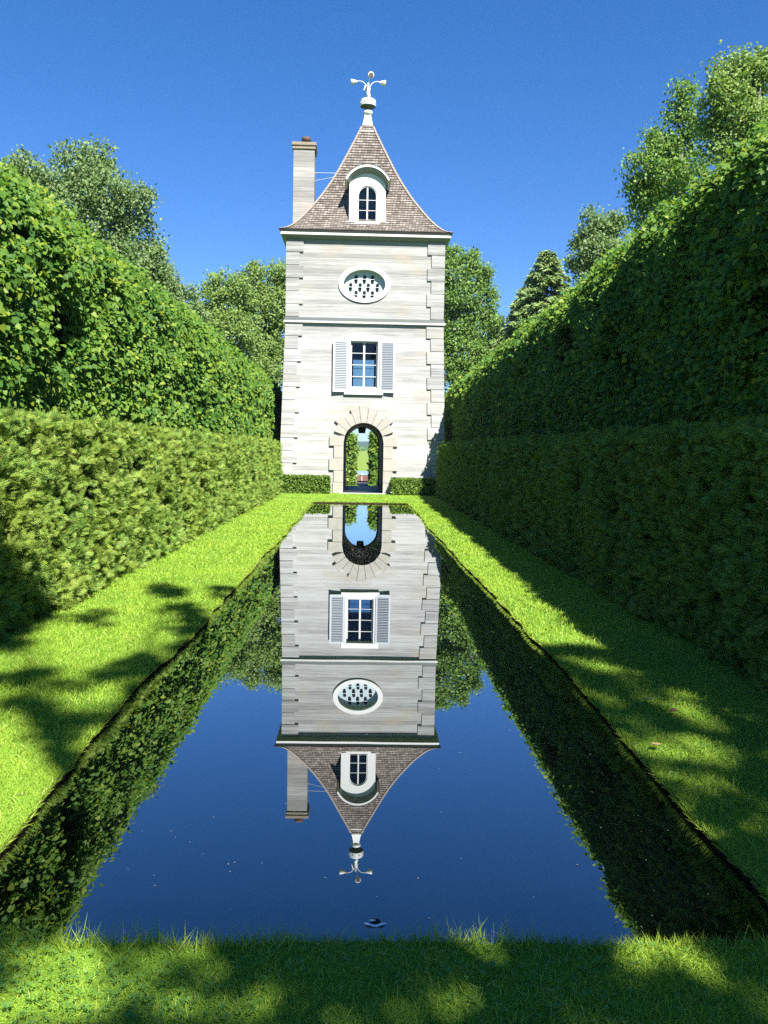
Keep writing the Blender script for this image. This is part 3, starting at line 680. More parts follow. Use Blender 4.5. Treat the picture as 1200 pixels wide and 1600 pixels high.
# ------------------------------------------------------------------ hedges
def core_box(L, x0, x1, y0, y1, z0, z1):
    vs = [(x, y, z) for z in (z0, z1) for y in (y0, y1) for x in (x0, x1)]
    L.raw(vs, [(0, 2, 3, 1), (4, 5, 7, 6), (0, 1, 5, 4), (2, 6, 7, 3), (0, 4, 6, 2), (1, 3, 7, 5)])
def hedge_core(name, parent, x0, x1, y0, y1, z0, z1):
    b = MB(); b.box(min(x0, x1), max(x0, x1), y0, y1, z0, z1); return b.build(name, M['twig'], parent)  # solid dark core added to block the view through, not modelled branches
def cedar_hedge(sg, xb, y0, y1, mat, label):
    """clipped cedar hedge; inner face near x = sg*xb at the ground, leaning back slightly"""
    H = 1.90; TH = .95
    root = empty('cedar_hedge', (sg*(xb+TH/2), (y0+y1)/2, G)); tag(root, label, 'hedge', 'clipped cedar hedges')
    L = Leaves()
    def face(n, ya, yb, size, deep):
        per = 11; nc = max(1, n//per)
        y = rng.uniform(ya, yb, nc); z = rng.uniform(.02, H-.02, nc)
        rel = .05*vnoise(np.stack([y*1.3, z*1.5, np.full(nc, 3.0)], -1))+.03*vnoise(np.stack([y*4.2, z*4.5, np.full(nc, 8.0)], -1))
        kp = vnoise(np.stack([y*3.1, z*3.6, np.full(nc, 61.0)], -1))+.7*vnoise(np.stack([y*7.5, z*8, np.full(nc, 63.0)], -1)) > -.72
        y, z, rel = y[kp], z[kp], rel[kp]; nc = len(y)
        rnd = np.clip((z-(H-.12))/.12, 0, 1)**2*.10
        x = sg*(xb+.11*z/H+rnd-rel+.035+rng.exponential(deep, nc))
        c = np.stack([x, y, z+G], -1); out = np.tile([-sg, 0, 0.], (nc, 1))
        main = norm(out*.75+np.array([0, .25, .45])+rng.normal(size=(nc, 3))*np.array([.3, .65, .5]))      # each tuft leans its own way
        for k in range(per):
            d = norm(main+rng.normal(size=(nc, 3))*.42); nr = norm(np.cross(main, rng.normal(size=(nc, 3)))+np.array([0, -.35, .45])+out*.25)
            L.scatter(SPRAY, c+main*rng.uniform(-.05, .045, (nc, 1))*(size/.11)+rng.normal(size=(nc, 3))*.02, d, nr, rng.uniform(.6, 1.15, nc)*size)
    def top(n, ya, yb, size):
        y = rng.uniform(ya, yb, n); q = rng.uniform(0, TH, n); z = H+.03*vnoise(np.stack([y*2.2, q*2, np.full(n, 5.0)], -1))-np.clip((.12-q)/.12, 0, 1)**2*.09-rng.exponential(.025, n)
        p = np.stack([sg*(xb+.1+q), y, z+G], -1); d = norm(np.array([0, 0, .8])+rng.normal(size=(n, 3))*.55); nr = norm(rng.normal(size=(n, 3))+np.array([-sg*.8, 0, .3]))
        L.scatter(SPRAY, p-d*.05, d, nr, rng.uniform(.7, 1.3, n)*size)
    bands = [(y0, 5.2, 330, .13), (5.2, 9, 2100, .11), (9, 14, 1400, .12), (14, 22, 800, .145), (22, y1, 480, .175)]
    for ya, yb, dn, sz in bands:
        if yb <= ya: continue
        ar = (yb-ya)*H; face(int(ar*dn), ya, yb, sz, .05); face(int(ar*dn*.35), ya, yb, sz*1.25, .12); top(int((yb-ya)*TH*dn*.45), ya, yb, sz)
    n = int(TH*H*320)                          # far end
    q = rng.uniform(0, TH, n); z = rng.uniform(.03, H, n); p = np.stack([sg*(xb+.06+q), y1+rng.normal(size=n)*.04-np.clip((.15-q)/.15, 0, 1)**2*.1, z+G], -1)
    for sgy, yy in ((1, 0), (-1, y0-y1)):
        d = norm(np.array([0, sgy*.5, .5])+rng.normal(size=(n, 3))*.6); L.scatter(SPRAY, p+np.array([0, yy, 0]), d, norm(np.array([0, sgy, 0.3])+rng.normal(size=(n, 3))*.5), rng.uniform(.7, 1.2, n)*.17)
    n = int((y1-y0)*H*90); y = rng.uniform(y0, y1, n); z = rng.uniform(.03, H, n)   # outer side
    p = np.stack([sg*(xb+TH+.05-.08*z/H+rng.normal(size=n)*.04), y, z+G], -1); d = norm(np.array([sg*.5, 0, .5])+rng.normal(size=(n, 3))*.6)
    L.scatter(SPRAY, p, d, norm(np.array([sg, 0, .3])+rng.normal(size=(n, 3))*.5), rng.uniform(.8, 1.2, n)*.24)
    L.build('foliage', mat, root)
    hedge_core('branches', root, sg*(xb+.27), sg*(xb+TH-.12), y0+.15, y1-.2, G-.02, G+H-.16)
    return root
cedar_hedge(-1, 2.93, 3.0, 31.0, M['cedar'], 'clipped cedar hedge in bright sun along the left lawn, below the leafy linden screen')
cedar_hedge(1, 2.86, 1.0, 30.8, M['cedar'], 'clipped cedar hedge in deep shade along the right lawn')
def linden_hedge(sg, xf, y0, y1, mat, label, topz, drop=0.0):
    """pleached linden screen: upright inner face that rounds over into a domed top"""
    Z0, R = 2.02, 1.0; TH = 2*R; ZC = topz-R
    root = empty('linden_hedge', (sg*(xf+R), (y0+y1)/2, G)); tag(root, label, 'hedge', 'tall pleached linden screens')
    L = Leaves(); LEN = (ZC-Z0)+PI/2*R
    def surf(y, s_, inset):
        """point and outward normal on the inner profile at arc length s_ (face, then quarter circle, then top)"""
        n = len(y); q = .08*vnoise(np.stack([y*.9, s_*1.1, np.full(n, sg*7.0)], -1))+.075*vnoise(np.stack([y*2.3, s_*2.4, np.full(n, 15.0)], -1))+.05*vnoise(np.stack([y*5.5, s_*5.5, np.full(n, 19.0)], -1))-inset
        th = np.clip((s_-(ZC-Z0))/R, 0, PI/2+.9); lo = np.minimum(s_, ZC-Z0)
        ox, oz = -np.cos(th), np.sin(th)                      # outward, in (depth, z)
        d = np.where(th > 0, R+R*ox, 0)+ox*q+np.clip((.25-s_)/.25, 0, 1)**2*.12; z = Z0+lo+np.where(th > 0, R*oz, 0)+oz*q-np.clip(s_/LEN, 0, 1)*(drop*(y-9))
        return np.stack([sg*(xf+d), y, z], -1), np.stack([sg*ox, np.zeros(n), oz], -1)
    def shell(nc, ya, yb, size, per):
        y = rng.uniform(ya, yb, nc); s_ = rng.uniform(-.05, LEN+.7*R, nc); c, out = surf(y, s_, rng.exponential(.03, nc))
        keep = vnoise(np.stack([y*2.1, s_*2.6, np.full(nc, 33.0+sg)], -1))+.5*vnoise(np.stack([y*5.1, s_*6, np.full(nc, 41.0+sg)], -1)) > -.36
        keep = keep | (out[:, 2] > .3)
        c, out = c[keep], out[keep]; nc = len(c)
        side = norm(out*.8+np.array([0, -.12, -.35])+rng.normal(size=(nc, 3))*np.array([.25, .55, .3]))
        for k in range(per):
            t_ = rng.uniform(-.06, .20, (nc, 1)); p = c+side*t_*.8+rng.normal(size=(nc, 3))*np.array([.03, .08, .07])
            d = norm(side*.7+np.array([0, 0, -.55])+rng.normal(size=(nc, 3))*.38); nr = norm(out*.42+np.array([0, -.52, .72])+rng.normal(size=(nc, 3))*.38)
            L.scatter(HEART, p, d, nr, rng.uniform(.6, 1.25, nc)*size)
        wt_ = .25+np.clip(out[:, 2], 0, 1)*1.6; nw = int(nc*.16); k = rng.choice(nc, nw, p=wt_/wt_.sum()); base = c[k]   # young shoots standing off the clipped surface
        sh = norm(out[k]*.8+np.array([0, 0, .35])+rng.normal(size=(nw, 3))*.3)
        for q in range(4):
            p = base+sh*(.08+.055*q)+rng.normal(size=(nw, 3))*.025; L.scatter(HEART, p, norm(sh*.4+np.array([0, 0, -.4])+rng.normal(size=(nw, 3))*.5), norm(np.array([-sg*.1, -.75, .55])+rng.normal(size=(nw, 3))*.35), rng.uniform(.5, .9, nw)*size)
    def fillin(n, ya, yb, size):
        y = rng.uniform(ya, yb, n); s_ = rng.uniform(0, LEN+.6*R, n); c, out = surf(y, s_, rng.uniform(.2, .42, n))
        L.scatter(HEART, c, norm(np.array([0, 0, -.7])+rng.normal(size=(n, 3))*.5), norm(out*.7+np.array([0, -.3, .6])+rng.normal(size=(n, 3))*.5), rng.uniform(.8, 1.3, n)*size)
    bands = [(y0, 7.0, 85, .070), (7.0, 12, 200, .064), (12, 18, 140, .074), (18, 26, 78, .095), (26, y1, 56, .11)]
    for ya, yb, dn, sz in bands:
        ar = (yb-ya)*(LEN+.7*R); shell(int(ar*dn*1.1), ya, yb, sz, 9); fillin(int(ar*dn*2.0), ya, yb, sz*1.25)
    n = int((y1-y0)*(ZC-Z0+.6)*110); y = rng.uniform(y0, y1, n); z = rng.uniform(Z0, ZC+.6, n)
    L.scatter(HEART, np.stack([sg*(xf+TH-rng.uniform(0, .3, n)-np.clip(z-ZC, 0, 1)**2*.6), y, z], -1), norm(np.array([sg*.4, 0, -.7])+rng.normal(size=(n, 3))*.5), norm(np.array([sg*.8, 0, .5])+rng.normal(size=(n, 3))*.5), rng.uniform(.9, 1.4, n)*.13)
    for yy, sy in ((y0, -1), (y1, 1)):
        n = 5200; q = rng.uniform(0, TH, n); z = rng.uniform(Z0, topz-max(0, drop*(yy-9)), n); k = (z < ZC) | (np.hypot(q-R, z-ZC) < R); q, z = q[k], z[k]; n = len(q)
        L.scatter(HEART, np.stack([sg*(xf+q), yy+rng.normal(size=n)*.09-sy*.12*(np.abs(q-TH/2)/(TH/2))**3, z], -1), norm(np.array([0, sy*.4, -.7])+rng.normal(size=(n, 3))*.5), norm(np.array([0, sy*.8, .5])+rng.normal(size=(n, 3))*.5), rng.uniform(.8, 1.3, n)*.12)
    L.build('foliage', mat, root)
    b = MB(); b.box(sg*(xf+.42), sg*(xf+TH-.3), y0+.3, y1-.3, Z0+.3, ZC+.25-drop*22); b.box(sg*(xf+.62), sg*(xf+TH-.5), y0+.3, y1-.3, ZC+.251-drop*22, ZC+.52-drop*22); b.build('branches', M['twig'], root)  # two solid dark boxes added inside the leaves as an opaque core
    y = y0+1.2
    while y < y1-.5:
        b = MB(); b.tube([(sg*(xf+.62), y, G-.1), (sg*(xf+.62)+.02, y+.02, 1.2), (sg*(xf+.6), y, 2.8)], [.075, .06, .05], 8); b.build('trunk', M['bark'], root); y += 2.6
    return root
linden_hedge(-1, 3.64, 3.6, 37.6, M['linden'], 'tall leafy linden screen in sun, above the left cedar hedge', 4.80)
linden_hedge(1, 3.66, 2.6, 37.8, M['linden'], 'tall leafy linden screen with a shaded face and sunlit top, above the right cedar hedge', 5.02, .023)
def box_hedge(x0, x1, y0, y1, h, label, gname='low box hedges at the tower foot'):
    root = empty('box_hedge', ((x0+x1)/2, (y0+y1)/2, G)); tag(root, label, 'hedge', gname); L = Leaves()
    def put(p, nv, sz): 
        n = len(p); L.scatter(OVAL, p, norm(np.array(nv)*.4+rng.normal(size=(n, 3))*.7+np.array([0, 0, .3])), norm(np.array(nv)+rng.normal(size=(n, 3))*.5), rng.uniform(.7, 1.3, n)*sz)
    U = rng.uniform
    dn = 1500
    n = int((x1-x0)*h*dn); put(np.stack([U(x0, x1, n), y0+rng.exponential(.03, n)+.02*rng.normal(size=n), U(0, h, n)+G], -1), (0, -1, .2), .075)
    n = int((x1-x0)*(y1-y0)*dn); put(np.stack([U(x0, x1, n), U(y0, y1, n), G+h-rng.exponential(.02, n)+.012*rng.normal(size=n)], -1), (0, 0, 1), .075)
    for xx, s_ in ((x0, -1), (x1, 1)):
        n = int((y1-y0)*h*dn); put(np.stack([xx-s_*rng.exponential(.03, n), U(y0, y1, n), U(0, h, n)+G], -1), (s_, 0, .2), .075)
    L.build('foliage', M['box'], root); b = MB(); b.box(x0+.08, x1-.08, y0+.08, y1-.08, G-.02, G+h-.07); b.build('branches', M['twig'], root)  # box inside the leaves is an added dark filler, not modelled branches
box_hedge(-2.95, -1.16, 31.35, 31.95, .64, 'low clipped box hedge at the tower foot, on the left of the arch')
box_hedge(1.22, 3.2, 31.35, 31.95, .60, 'low clipped box hedge at the tower foot, on the right of the arch')
# ------------------------------------------------------------------ trees
def tree(name, label, Y, blobs, leafmat, barkmat, leaf=.1, dens=1.0, group='trees behind the linden screens', cat='tree', base=None, zg=-.42, droop=0.0, trunk_r=.13):
    """blobs (px, py, radius px, depth shift): crown masses seen in the photograph, set at real depth"""
    B = []
    for (px, py, r, dy) in blobs:
        c = at(px, py, Y+dy); B.append((c, r/FPX*(Y+dy)))
    if base is None:
        base = (sum(c.x for c, _ in B)/len(B), Y)
    root = empty(name, (base[0], base[1], zg)); tag(root, label, cat, group); L = Leaves()
    for c, R in B:
        ns = max(8, int(46*dens*(R/1.0)**1.7)); dirs = rand_dir(ns); rr = R*rng.uniform(.35, 1.0, (ns, 1))**.6
        sub = np.array(c)+dirs*rr*np.array([1, 1, .95])
        per = 44; rs = .17+.13*R
        for k in range(per):
            p = sub+rng.normal(size=(ns, 3))*rs*np.array([.62, .62, .5]); d = norm(rng.normal(size=(ns, 3))+np.array([0, 0, -.5-droop])); nr = norm(dirs*.35+np.array([.15, -.45, .6])+rng.normal(size=(ns, 3))*.55)
            L.scatter(OVAL, p, d, nr, rng.uniform(.75, 1.4, ns)*leaf)
    L.build('crown', leafmat, root)
    b = MB(); top = max(B, key=lambda q: q[0].z)[0]; h = top.z-zg
    pts = [Vector((base[0], base[1], zg))]
    for k in range(1, 7):
        f = k/6; pts.append(Vector((base[0]+(top.x-base[0])*f**1.5+.12*math.sin(k*1.7), base[1]+(top.y-base[1])*f+.1*math.cos(k*2.1), zg+(h-.25)*f)))
    b.tube(pts, [trunk_r*(1-.88*k/6) for k in range(7)], 9); b.build('trunk', barkmat, root, True)
    lb = MB()
    for c, R in B:
        f = min(.9, max(.25, (c.z-zg)/h-.18)); i = int(f*6); s_ = pts[i].lerp(pts[min(i+1, 6)], f*6-i)
        mid = s_.lerp(c, .5)+Vector((0, 0, -.1*R)); lb.tube([s_, mid, s_.lerp(c, .8), c], [trunk_r*.42, trunk_r*.3, trunk_r*.14, .006], 6)
        for q in range(5):
            dv = Vector(rand_dir(1)[0])*R*.6; lb.tube([mid.lerp(c, .6), c+dv*.5, c+dv], [trunk_r*.14, trunk_r*.09, .008], 5)
    lb.build('branches', barkmat, root, True)
    return root
BL, BLL, PL = M['birch_leaf'], M['birch_leaf_light'], M['poplar_leaf']
tree('birch_tree', 'tall full birch, highest crown above the left linden screen', 27,
     [(128, 265, 42, 0), (160, 300, 42, -.5), (110, 320, 42, .5), (150, 355, 55, 0), (205, 330, 34, 0), (215, 375, 40, .4), (185, 410, 46, -.4), (238, 405, 22, 0), (120, 400, 40, 0), (245, 440, 26, .3), (150, 250, 26, 0), (225, 305, 16, 0)], BL, M['birch_bark'], .10, 1.7)
tree('broadleaf_tree', 'dark broadleaf tree at the left edge, behind the linden screen', 25, [(35, 268, 28, 0), (65, 292, 30, .5), (15, 290, 30, -.4), (50, 340, 36, 0), (5, 268, 16, 0), (92, 345, 26, 0)], BL, M['bark'], .10, 1.7)
tree('birch_tree', 'small pale birch between the tall left birch and the birches beside the tower', 36, [(258, 430, 20, 0), (285, 455, 20, .4), (262, 470, 28, 0), (298, 490, 22, 0), (275, 500, 26, .3)], BL, M['birch_bark'], .12, 1.5)
tree('birch_tree', 'pale green birch left of the tower, nearer the small birch', 45, [(345, 445, 26, 0), (330, 470, 24, 0), (365, 480, 30, .5), (340, 510, 36, -.5), (380, 530, 40, 0), (325, 495, 22, 0), (375, 448, 20, 0), (350, 560, 40, 0), (395, 585, 36, 0)], BLL, M['birch_bark'], .14, 1.0)
tree('birch_tree', 'birch with bare pale stems standing against the left side of the tower', 47, [(395, 425, 16, 0), (390, 450, 24, 0), (425, 440, 28, .5), (430, 480, 34, 0), (400, 490, 32, -.4), (436, 530, 34, 0), (410, 545, 36, .4), (440, 425, 20, 0), (430, 585, 38, 0), (450, 470, 26, 0)], BLL, M['birch_bark'], .14, 1.0)
tree('poplar_tree', 'tall narrow poplar against the right side of the tower', 48, [(712, 402, 18, 0), (735, 405, 15, 0), (705, 430, 26, 0), (745, 430, 22, .4), (760, 425, 12, 0), (720, 465, 34, 0), (756, 465, 24, 0), (768, 495, 18, 0), (715, 510, 36, .5), (750, 510, 30, 0), (725, 555, 40, 0), (705, 580, 34, 0), (755, 550, 26, 0), (700, 395, 12, 0), (690, 470, 30, .5), (690, 540, 30, .5)], PL, M['birch_bark'], .14, 1.1)
tree('broadleaf_tree', 'low green tree between the poplar and the spruce', 52, [(785, 520, 14, 0), (795, 535, 16, 0), (775, 545, 18, 0), (765, 570, 20, 0), (805, 550, 16, 0)], PL, M['bark'], .15, 1.1)
tree('birch_tree', 'rounded birch between the spruce and the tall birches on the right', 33, [(930, 345, 22, 0), (950, 365, 24, .3), (915, 375, 20, 0), (935, 395, 30, -.4), (960, 400, 26, 0), (905, 410, 18, 0), (925, 430, 30, 0), (965, 345, 14, 0)], BL, M['birch_bark'], .115, 1.8)
tree('birch_tree', 'leafy birch with lobed crown in the middle of the right row', 24, [(1030, 220, 26, 0), (1055, 240, 28, .4), (1010, 265, 30, -.3), (1050, 290, 34, 0), (1000, 300, 24, 0), (1020, 325, 34, 0), (1075, 265, 24, 0), (1068, 150, 20, 0), (1062, 180, 18, 0), (1080, 205, 14, 0)], PL, M['birch_bark'], .095, 2.2)
tree('birch_tree', 'tallest birch at the right edge, its top higher than the roof dormer', 21, [(1140, 110, 26, 0), (1165, 130, 34, .4), (1130, 150, 32, -.3), (1190, 110, 22, 0), (1115, 180, 26, 0), (1160, 185, 38, 0), (1195, 165, 34, .4), (1125, 225, 28, 0), (1175, 230, 36, 0), (1190, 90, 10, 0)], BLL, M['birch_bark'], .09, 2.4)
def spruce(label, px, top_py, base_py, wpx, Y):
    t_ = at(px, top_py, Y); b_ = at(px, base_py, Y); zg = -.42; H = t_.z-zg
    root = empty('spruce_tree', (t_.x, Y, zg)); tag(root, label, 'tree', 'trees behind the linden screens'); L = Leaves(); WR = wpx/FPX*Y
    lim = MB()
    zlev = b_.z
    while zlev < t_.z-.1:
        f = (t_.z-zlev)/(t_.z-b_.z); r = WR*(f**.85)+.08; nb = int(12+9*f)
        for k in range(nb):
            q = rng.uniform(0, 2*PI); rr = r*rng.uniform(.72, 1.12); dv = np.array([math.cos(q), math.sin(q), -.12])
            n = int(26+40*rr); s_ = rng.uniform(.15, 1, n)**.7
            p = np.array([t_.x, Y, zlev])+dv*rr*s_[:, None]+np.stack([np.zeros(n), np.zeros(n), -.22*rr*s_**2+.12*s_**4*rr], -1)+rng.normal(size=(n, 3))*.06
            lat = np.array([-dv[1], dv[0], 0]); d = norm(dv*.7+lat*rng.normal(size=(n, 1))*.8+np.array([0, 0, -.25])+rng.normal(size=(n, 3))*.25)
            L.scatter(OVAL, p, d, norm(np.array([.1, -.55, .7])+rng.normal(size=(n, 3))*.5), np.stack([rng.uniform(.11, .18, n), rng.uniform(.20, .34, n), np.full(n, .1)], -1))
        zlev += .26
    L.build('crown', M['spruce'], root); b = MB(); b.tube([(t_.x, Y, zg), (t_.x, Y, t_.z)], [.16, .015], 8); b.build('trunk', M['bark'], root, True)
spruce('pointed spruce right of the poplar, taller of two', 857, 386, 560, 88, 44)
spruce('short dark spruce just left of the pointed spruce', 822, 446, 590, 66, 47)
# ------------------------------------------------------------------ shade trees standing behind the viewer
def proj(p):
    d = Vector(p)-Vector((0, 0, EYE)); z = d.dot(cf)
    if z <= .05: return (-1e4, -1e4)
    return (600+FPX*d.dot(cr)/z, 800-FPX*d.dot(cu)/z)
def inside(q, ells, g=1.0):
    for e in ells:
        if ((q[0]-e[0])/e[2])**2+((q[1]-e[1])/e[3])**2 < g: return True
    return False
SH_L = [(292, 966, 38, 26), (262, 920, 22, 15), (352, 926, 19, 10), (140, 968, 36, 14), (212, 1058, 38, 44), (160, 1092, 54, 36), (55, 1062, 62, 14), (38, 1120, 48, 26), (103, 1156, 52, 38), (22, 1303, 30, 24), (40, 1008, 44, 10), (284, 1012, 32, 18)]
LT_L = [(145, 1160, 20, 13), (45, 1220, 60, 58), (38, 1086, 40, 8)]
LT_N = [(78, 1500, 75, 48), (180, 1562, 120, 30), (60, 1580, 90, 36), (300, 1590, 90, 14), (395, 1500, 34, 12), (1020, 1490, 72, 36), (745, 1487, 62, 20), (730, 1548, 48, 18), (300, 1490, 50, 14)]
LT_R = [(1100, 1130, 30, 11), (1060, 1172, 62, 20), (1120, 1186, 52, 12), (1180, 1268, 30, 14), (1030, 1205, 30, 14)]
SH_H = [(25, 950, 60, 65), (0, 890, 34, 110)]
targets = []
def cover(x0, x1, y0, y1, dn, test, z=G):
    n = int((x1-x0)*(y1-y0)*dn)
    for _ in range(n):
        p = (random.uniform(x0, x1), random.uniform(y0, y1), z); q = proj(p)
        if test(p, q): targets.append(p)
cover(-2.9, -1.35, 2.8, 9.9, 48, lambda p, q: inside(q, SH_L) and not inside(q, LT_L))
cover(-1.5, 1.7, 1.8, 2.85, 75, lambda p, q: not inside(q, LT_N, 1.9))
cover(1.45, 2.5, 2.75, 6.9, 60, lambda p, q: not inside(q, LT_R, 1.3) and p[1]+.25*p[0] < 7.35)
for _ in range(120):
    p = (-2.86, random.uniform(5.6, 8.2), random.uniform(.15, 1.4)); q = proj(p)
    if inside(q, SH_H): targets.append(p)
crowns = [Leaves(), Leaves()]; cl = [[], []]
for p in targets:
    t_ = random.uniform(6.5, 9.0) if p[1] < 4 else random.uniform(10.5, 14.5); c = Vector(p)+SUN*t_; i = 0 if p[0] > -.6 else 1; cl[i].append(c)
for i in (0, 1):
    C_ = np.array(cl[i]); ns = len(C_)
    for k in range(34):
        pp = C_+rng.normal(size=(ns, 3))*.05; L_ = crowns[i]; L_.scatter(OVAL, pp, rand_dir(ns), norm(np.array(SUNN)+rng.normal(size=(ns, 3))*.5), rng.uniform(.07, .11, ns))
for i, (bx, by, lab) in enumerate(((4.6, -7.5, 'tall maple behind the viewer, dappling the near grass and right lawn'), (.6, -6.5, 'tall maple behind the viewer, dappling the left lawn'))):
    root = empty('maple_tree', (bx, by, G)); tag(root, lab, 'tree', 'maples behind the viewer')
    crowns[i].build('crown', M['poplar_leaf'], root)
    cc = sum((Vector(c) for c in cl[i]), Vector())/len(cl[i])
    b = MB(); b.tube([(bx, by, G-.1), (bx+.1, by+.2, 3), (bx-.1, by+.8, 6), (cc.x, cc.y-.6, cc.z-2.2)], [.26, .2, .16, .10], 10); b.build('trunk', M['bark'], root, True)
    b = MB()
    for c in cl[i][::6]:
        s_ = Vector((cc.x, cc.y-.6, cc.z-2.2)); b.tube([s_, s_.lerp(c, .6)+Vector((0, 0, .3)), c], [.012, .008, .003], 4)
    b.build('branches', M['bark'], root)
# ------------------------------------------------------------------ beyond the arch
def flat(name, x0, x1, y0, y1, z, mat):
    b = MB(); b.add([(x0, y0, z), (x1, y0, z), (x1, y1, z), (x0, y1, z)], [(0, 1, 2, 3)]); return tag(b.build(name, mat), kind='structure')
flat('gravel_path', -3.5, 3.5, 39.7, 56, -.412, plain('pale_gravel', (.34, .29, .25), .9, .1, .3, 3))
flat('terrace', -5, 5, 56, 74, -.412, plain('red_brown_paving', (.12, .055, .032), .8, .2, .35, 1.5))
flat('pond_water', -14, 14, 74.5, 91, -.408, M['water'])
mm_ = MB(); prof = [(91.5, -.41), (140, -.2), (220, .4), (320, 1.1), (440, 1.9), (520, 2.0)]
for (ya, za), (yb, zb) in zip(prof[:-1], prof[1:]): mm_.add([(-150, ya, za), (150, ya, za), (150, yb, zb), (-150, yb, zb)], [(0, 1, 2, 3)])
tag(mm_.build('meadow', M['meadow']), kind='structure')
L = Leaves(); n = 9000; x = rng.uniform(-150, 150, n); hgt = 2.3+1.0*vnoise(np.stack([x*.12, x*0, x*0], -1))+.8*vnoise(np.stack([x*.5, x*0, x*0+4], -1))
L.scatter(OVAL, np.stack([x, rng.uniform(435, 460, n), 1.5+hgt*rng.uniform(0, 1, n)], -1), rand_dir(n), norm(np.array([0, -.4, .7])+rng.normal(size=(n, 3))*.6), rng.uniform(.6, 1.3, n))
tag(L.build('distant_woods', M['poplar_leaf']), 'strip of dark green woods across the meadow seen through the arch', 'woods', kind='stuff')
hb = MB(); nx = 60; xs = np.linspace(-1800, 1800, nx+1)
hz = 23+4*vnoise(np.stack([xs*.003, xs*0, xs*0+2], -1))+2*vnoise(np.stack([xs*.012, xs*0, xs*0+6], -1))
vs = []
for x_, h_ in zip(xs, hz): vs += [(x_, 1150, -1), (x_, 1280, h_*.62), (x_, 1500, h_), (x_, 2000, -1)]
hb.add(vs, [(4*i+k, 4*i+4+k, 4*i+5+k, 4*i+1+k) for i in range(nx) for k in range(3)])
tag(hb.build('hills', plain('forested_hill', (.035, .06, .035), .95, .05, .3, .01), None, True), kind='structure')
def pillar_hedge(x0, x1, y0, y1, h, mat, label):
    root = empty('garden_hedge', ((x0+x1)/2, (y0+y1)/2, -.42)); tag(root, label, 'hedge', 'hedges beyond the arch'); L = Leaves(); U = rng.uniform
    def put(p, nv): n = len(p); L.scatter(OVAL, p, norm(rng.normal(size=(n, 3))*.7+np.array([0, 0, -.5])), norm(np.array(nv)+rng.normal(size=(n, 3))*.55), U(.7, 1.3, n)*.19)
    n = int((x1-x0)*h*260); z = U(0, h, n); put(np.stack([U(x0, x1, n), y0-.12*vnoise(np.stack([z*1.3, U(x0, x1, n)*1.3, z*0], -1))+rng.exponential(.05, n), z-.42], -1), (0, -1, .4))
    for xx, s_ in ((x0, -1), (x1, 1)): n = int((y1-y0)*h*170); z = U(0, h, n); yy = U(y0, y1, n); put(np.stack([xx+s_*(.13*vnoise(np.stack([z*1.4, yy, z*0+s_], -1))-rng.exponential(.05, n)), yy, z-.42], -1), (s_, 0, .4))
    n = int((x1-x0)*(y1-y0)*260); put(np.stack([U(x0, x1, n), U(y0, y1, n), h-.42+.25*rng.normal(size=n)*.6], -1), (0, 0, 1))
    L.build('foliage', mat, root); b = MB(); b.box(x0+.2, x1-.2, y0+.2, y1-.2, -.45, h-.7); b.build('branches', M['twig'], root)  # dark filler box added inside to keep the hedge opaque
pillar_hedge(-3.4, -.32, 49.5, 53, 2.95, M['box'], 'sunlit leafy garden hedge seen through the arch, on the left')
pillar_hedge(.68, 3.6, 49.5, 53, 3.3, M['linden'], 'darker leafy garden hedge seen through the arch, on the right')
b = MB(); b.lathe([(.03, -.42), (.03, -.05), (.02, -.04)], (.14, 60, 0), 8)
root = empty('garden_post', (.14, 60, -.42)); tag(root, 'small white post with round head on the red terrace beyond the arch', 'post')
b.build('shaft', M['white'], root); b = MB(); b.lathe([(.0, -.08), (.07, -.04), (.10, .03), (.07, .10), (0, .13)], (.14, 60, 0), 10); b.build('head', M['lip'], root, True)
root = empty('garden_sign', (-.42, 56.5, -.42)); tag(root, 'small white sign on a stake against the hedge beyond the arch', 'sign')
b = MB(); b.box(-.445, -.395, 56.5, 56.54, -.42, .1); b.build('stake', M['bark'], root); b = MB(); b.box(-.51, -.33, 56.46, 56.5, .09, .40); pl_ = b.build('plate', M['white'], root, bevel=.008)
b = MB(); b.box(-.435, -.405, 56.452, 56.459, .16, .33); b.build('mark', M['black'], pl_)
# ------------------------------------------------------------------ grass
Lg = Leaves()
EL = np.array([edge_l(y) for y in np.linspace(2.6, 26.5, 1500)]); ER = np.array([edge_r(y) for y in np.linspace(2.6, 26.5, 1500)])
def fl_(y, A): return np.interp(np.clip(y, 2.6, 26.5), np.linspace(2.6, 26.5, 1500), A)
def blades(x, y, z, hgt, wd, lean=.45, dirb=None):
    n = len(x); d = rng.normal(size=(n, 3))*lean; d[:, 2] = 1
    if dirb is not None: d = d+np.array(dirb)
    a = rng.uniform(0, 2*PI, n); nr = np.stack([np.cos(a), np.sin(a), np.full(n, .2)], -1)
    Lg.scatter(BLADE, np.stack([x, y, np.full(n, 1.0)*z], -1), norm(d), nr, np.stack([wd, hgt, hgt], -1))
U = rng.uniform
def hmod(x, y): return 1+.35*vnoise(np.stack([x*2.2, y*2.2, x*0+50], -1))
n = 40000; x = U(-1.55, 1.75, n); y = U(1.75, 2.73, n); EN = np.array([edge_n(q) for q in np.linspace(-1.6, 1.8, 600)]); k = y < np.interp(x, np.linspace(-1.6, 1.8, 600), EN)+.005; x, y = x[k], y[k]; n = len(x)
blades(x, y, G-.004, U(.016, .042, n)*hmod(x, y), U(.0022, .0042, n), .75)
n = 1500; x = U(-1.5, 1.7, n); cl_ = vnoise(np.stack([x*2.7, x*0, x*0+3], -1)); k = cl_+rng.normal(size=n)*.35 > .0; x = x[k]; n = len(x)
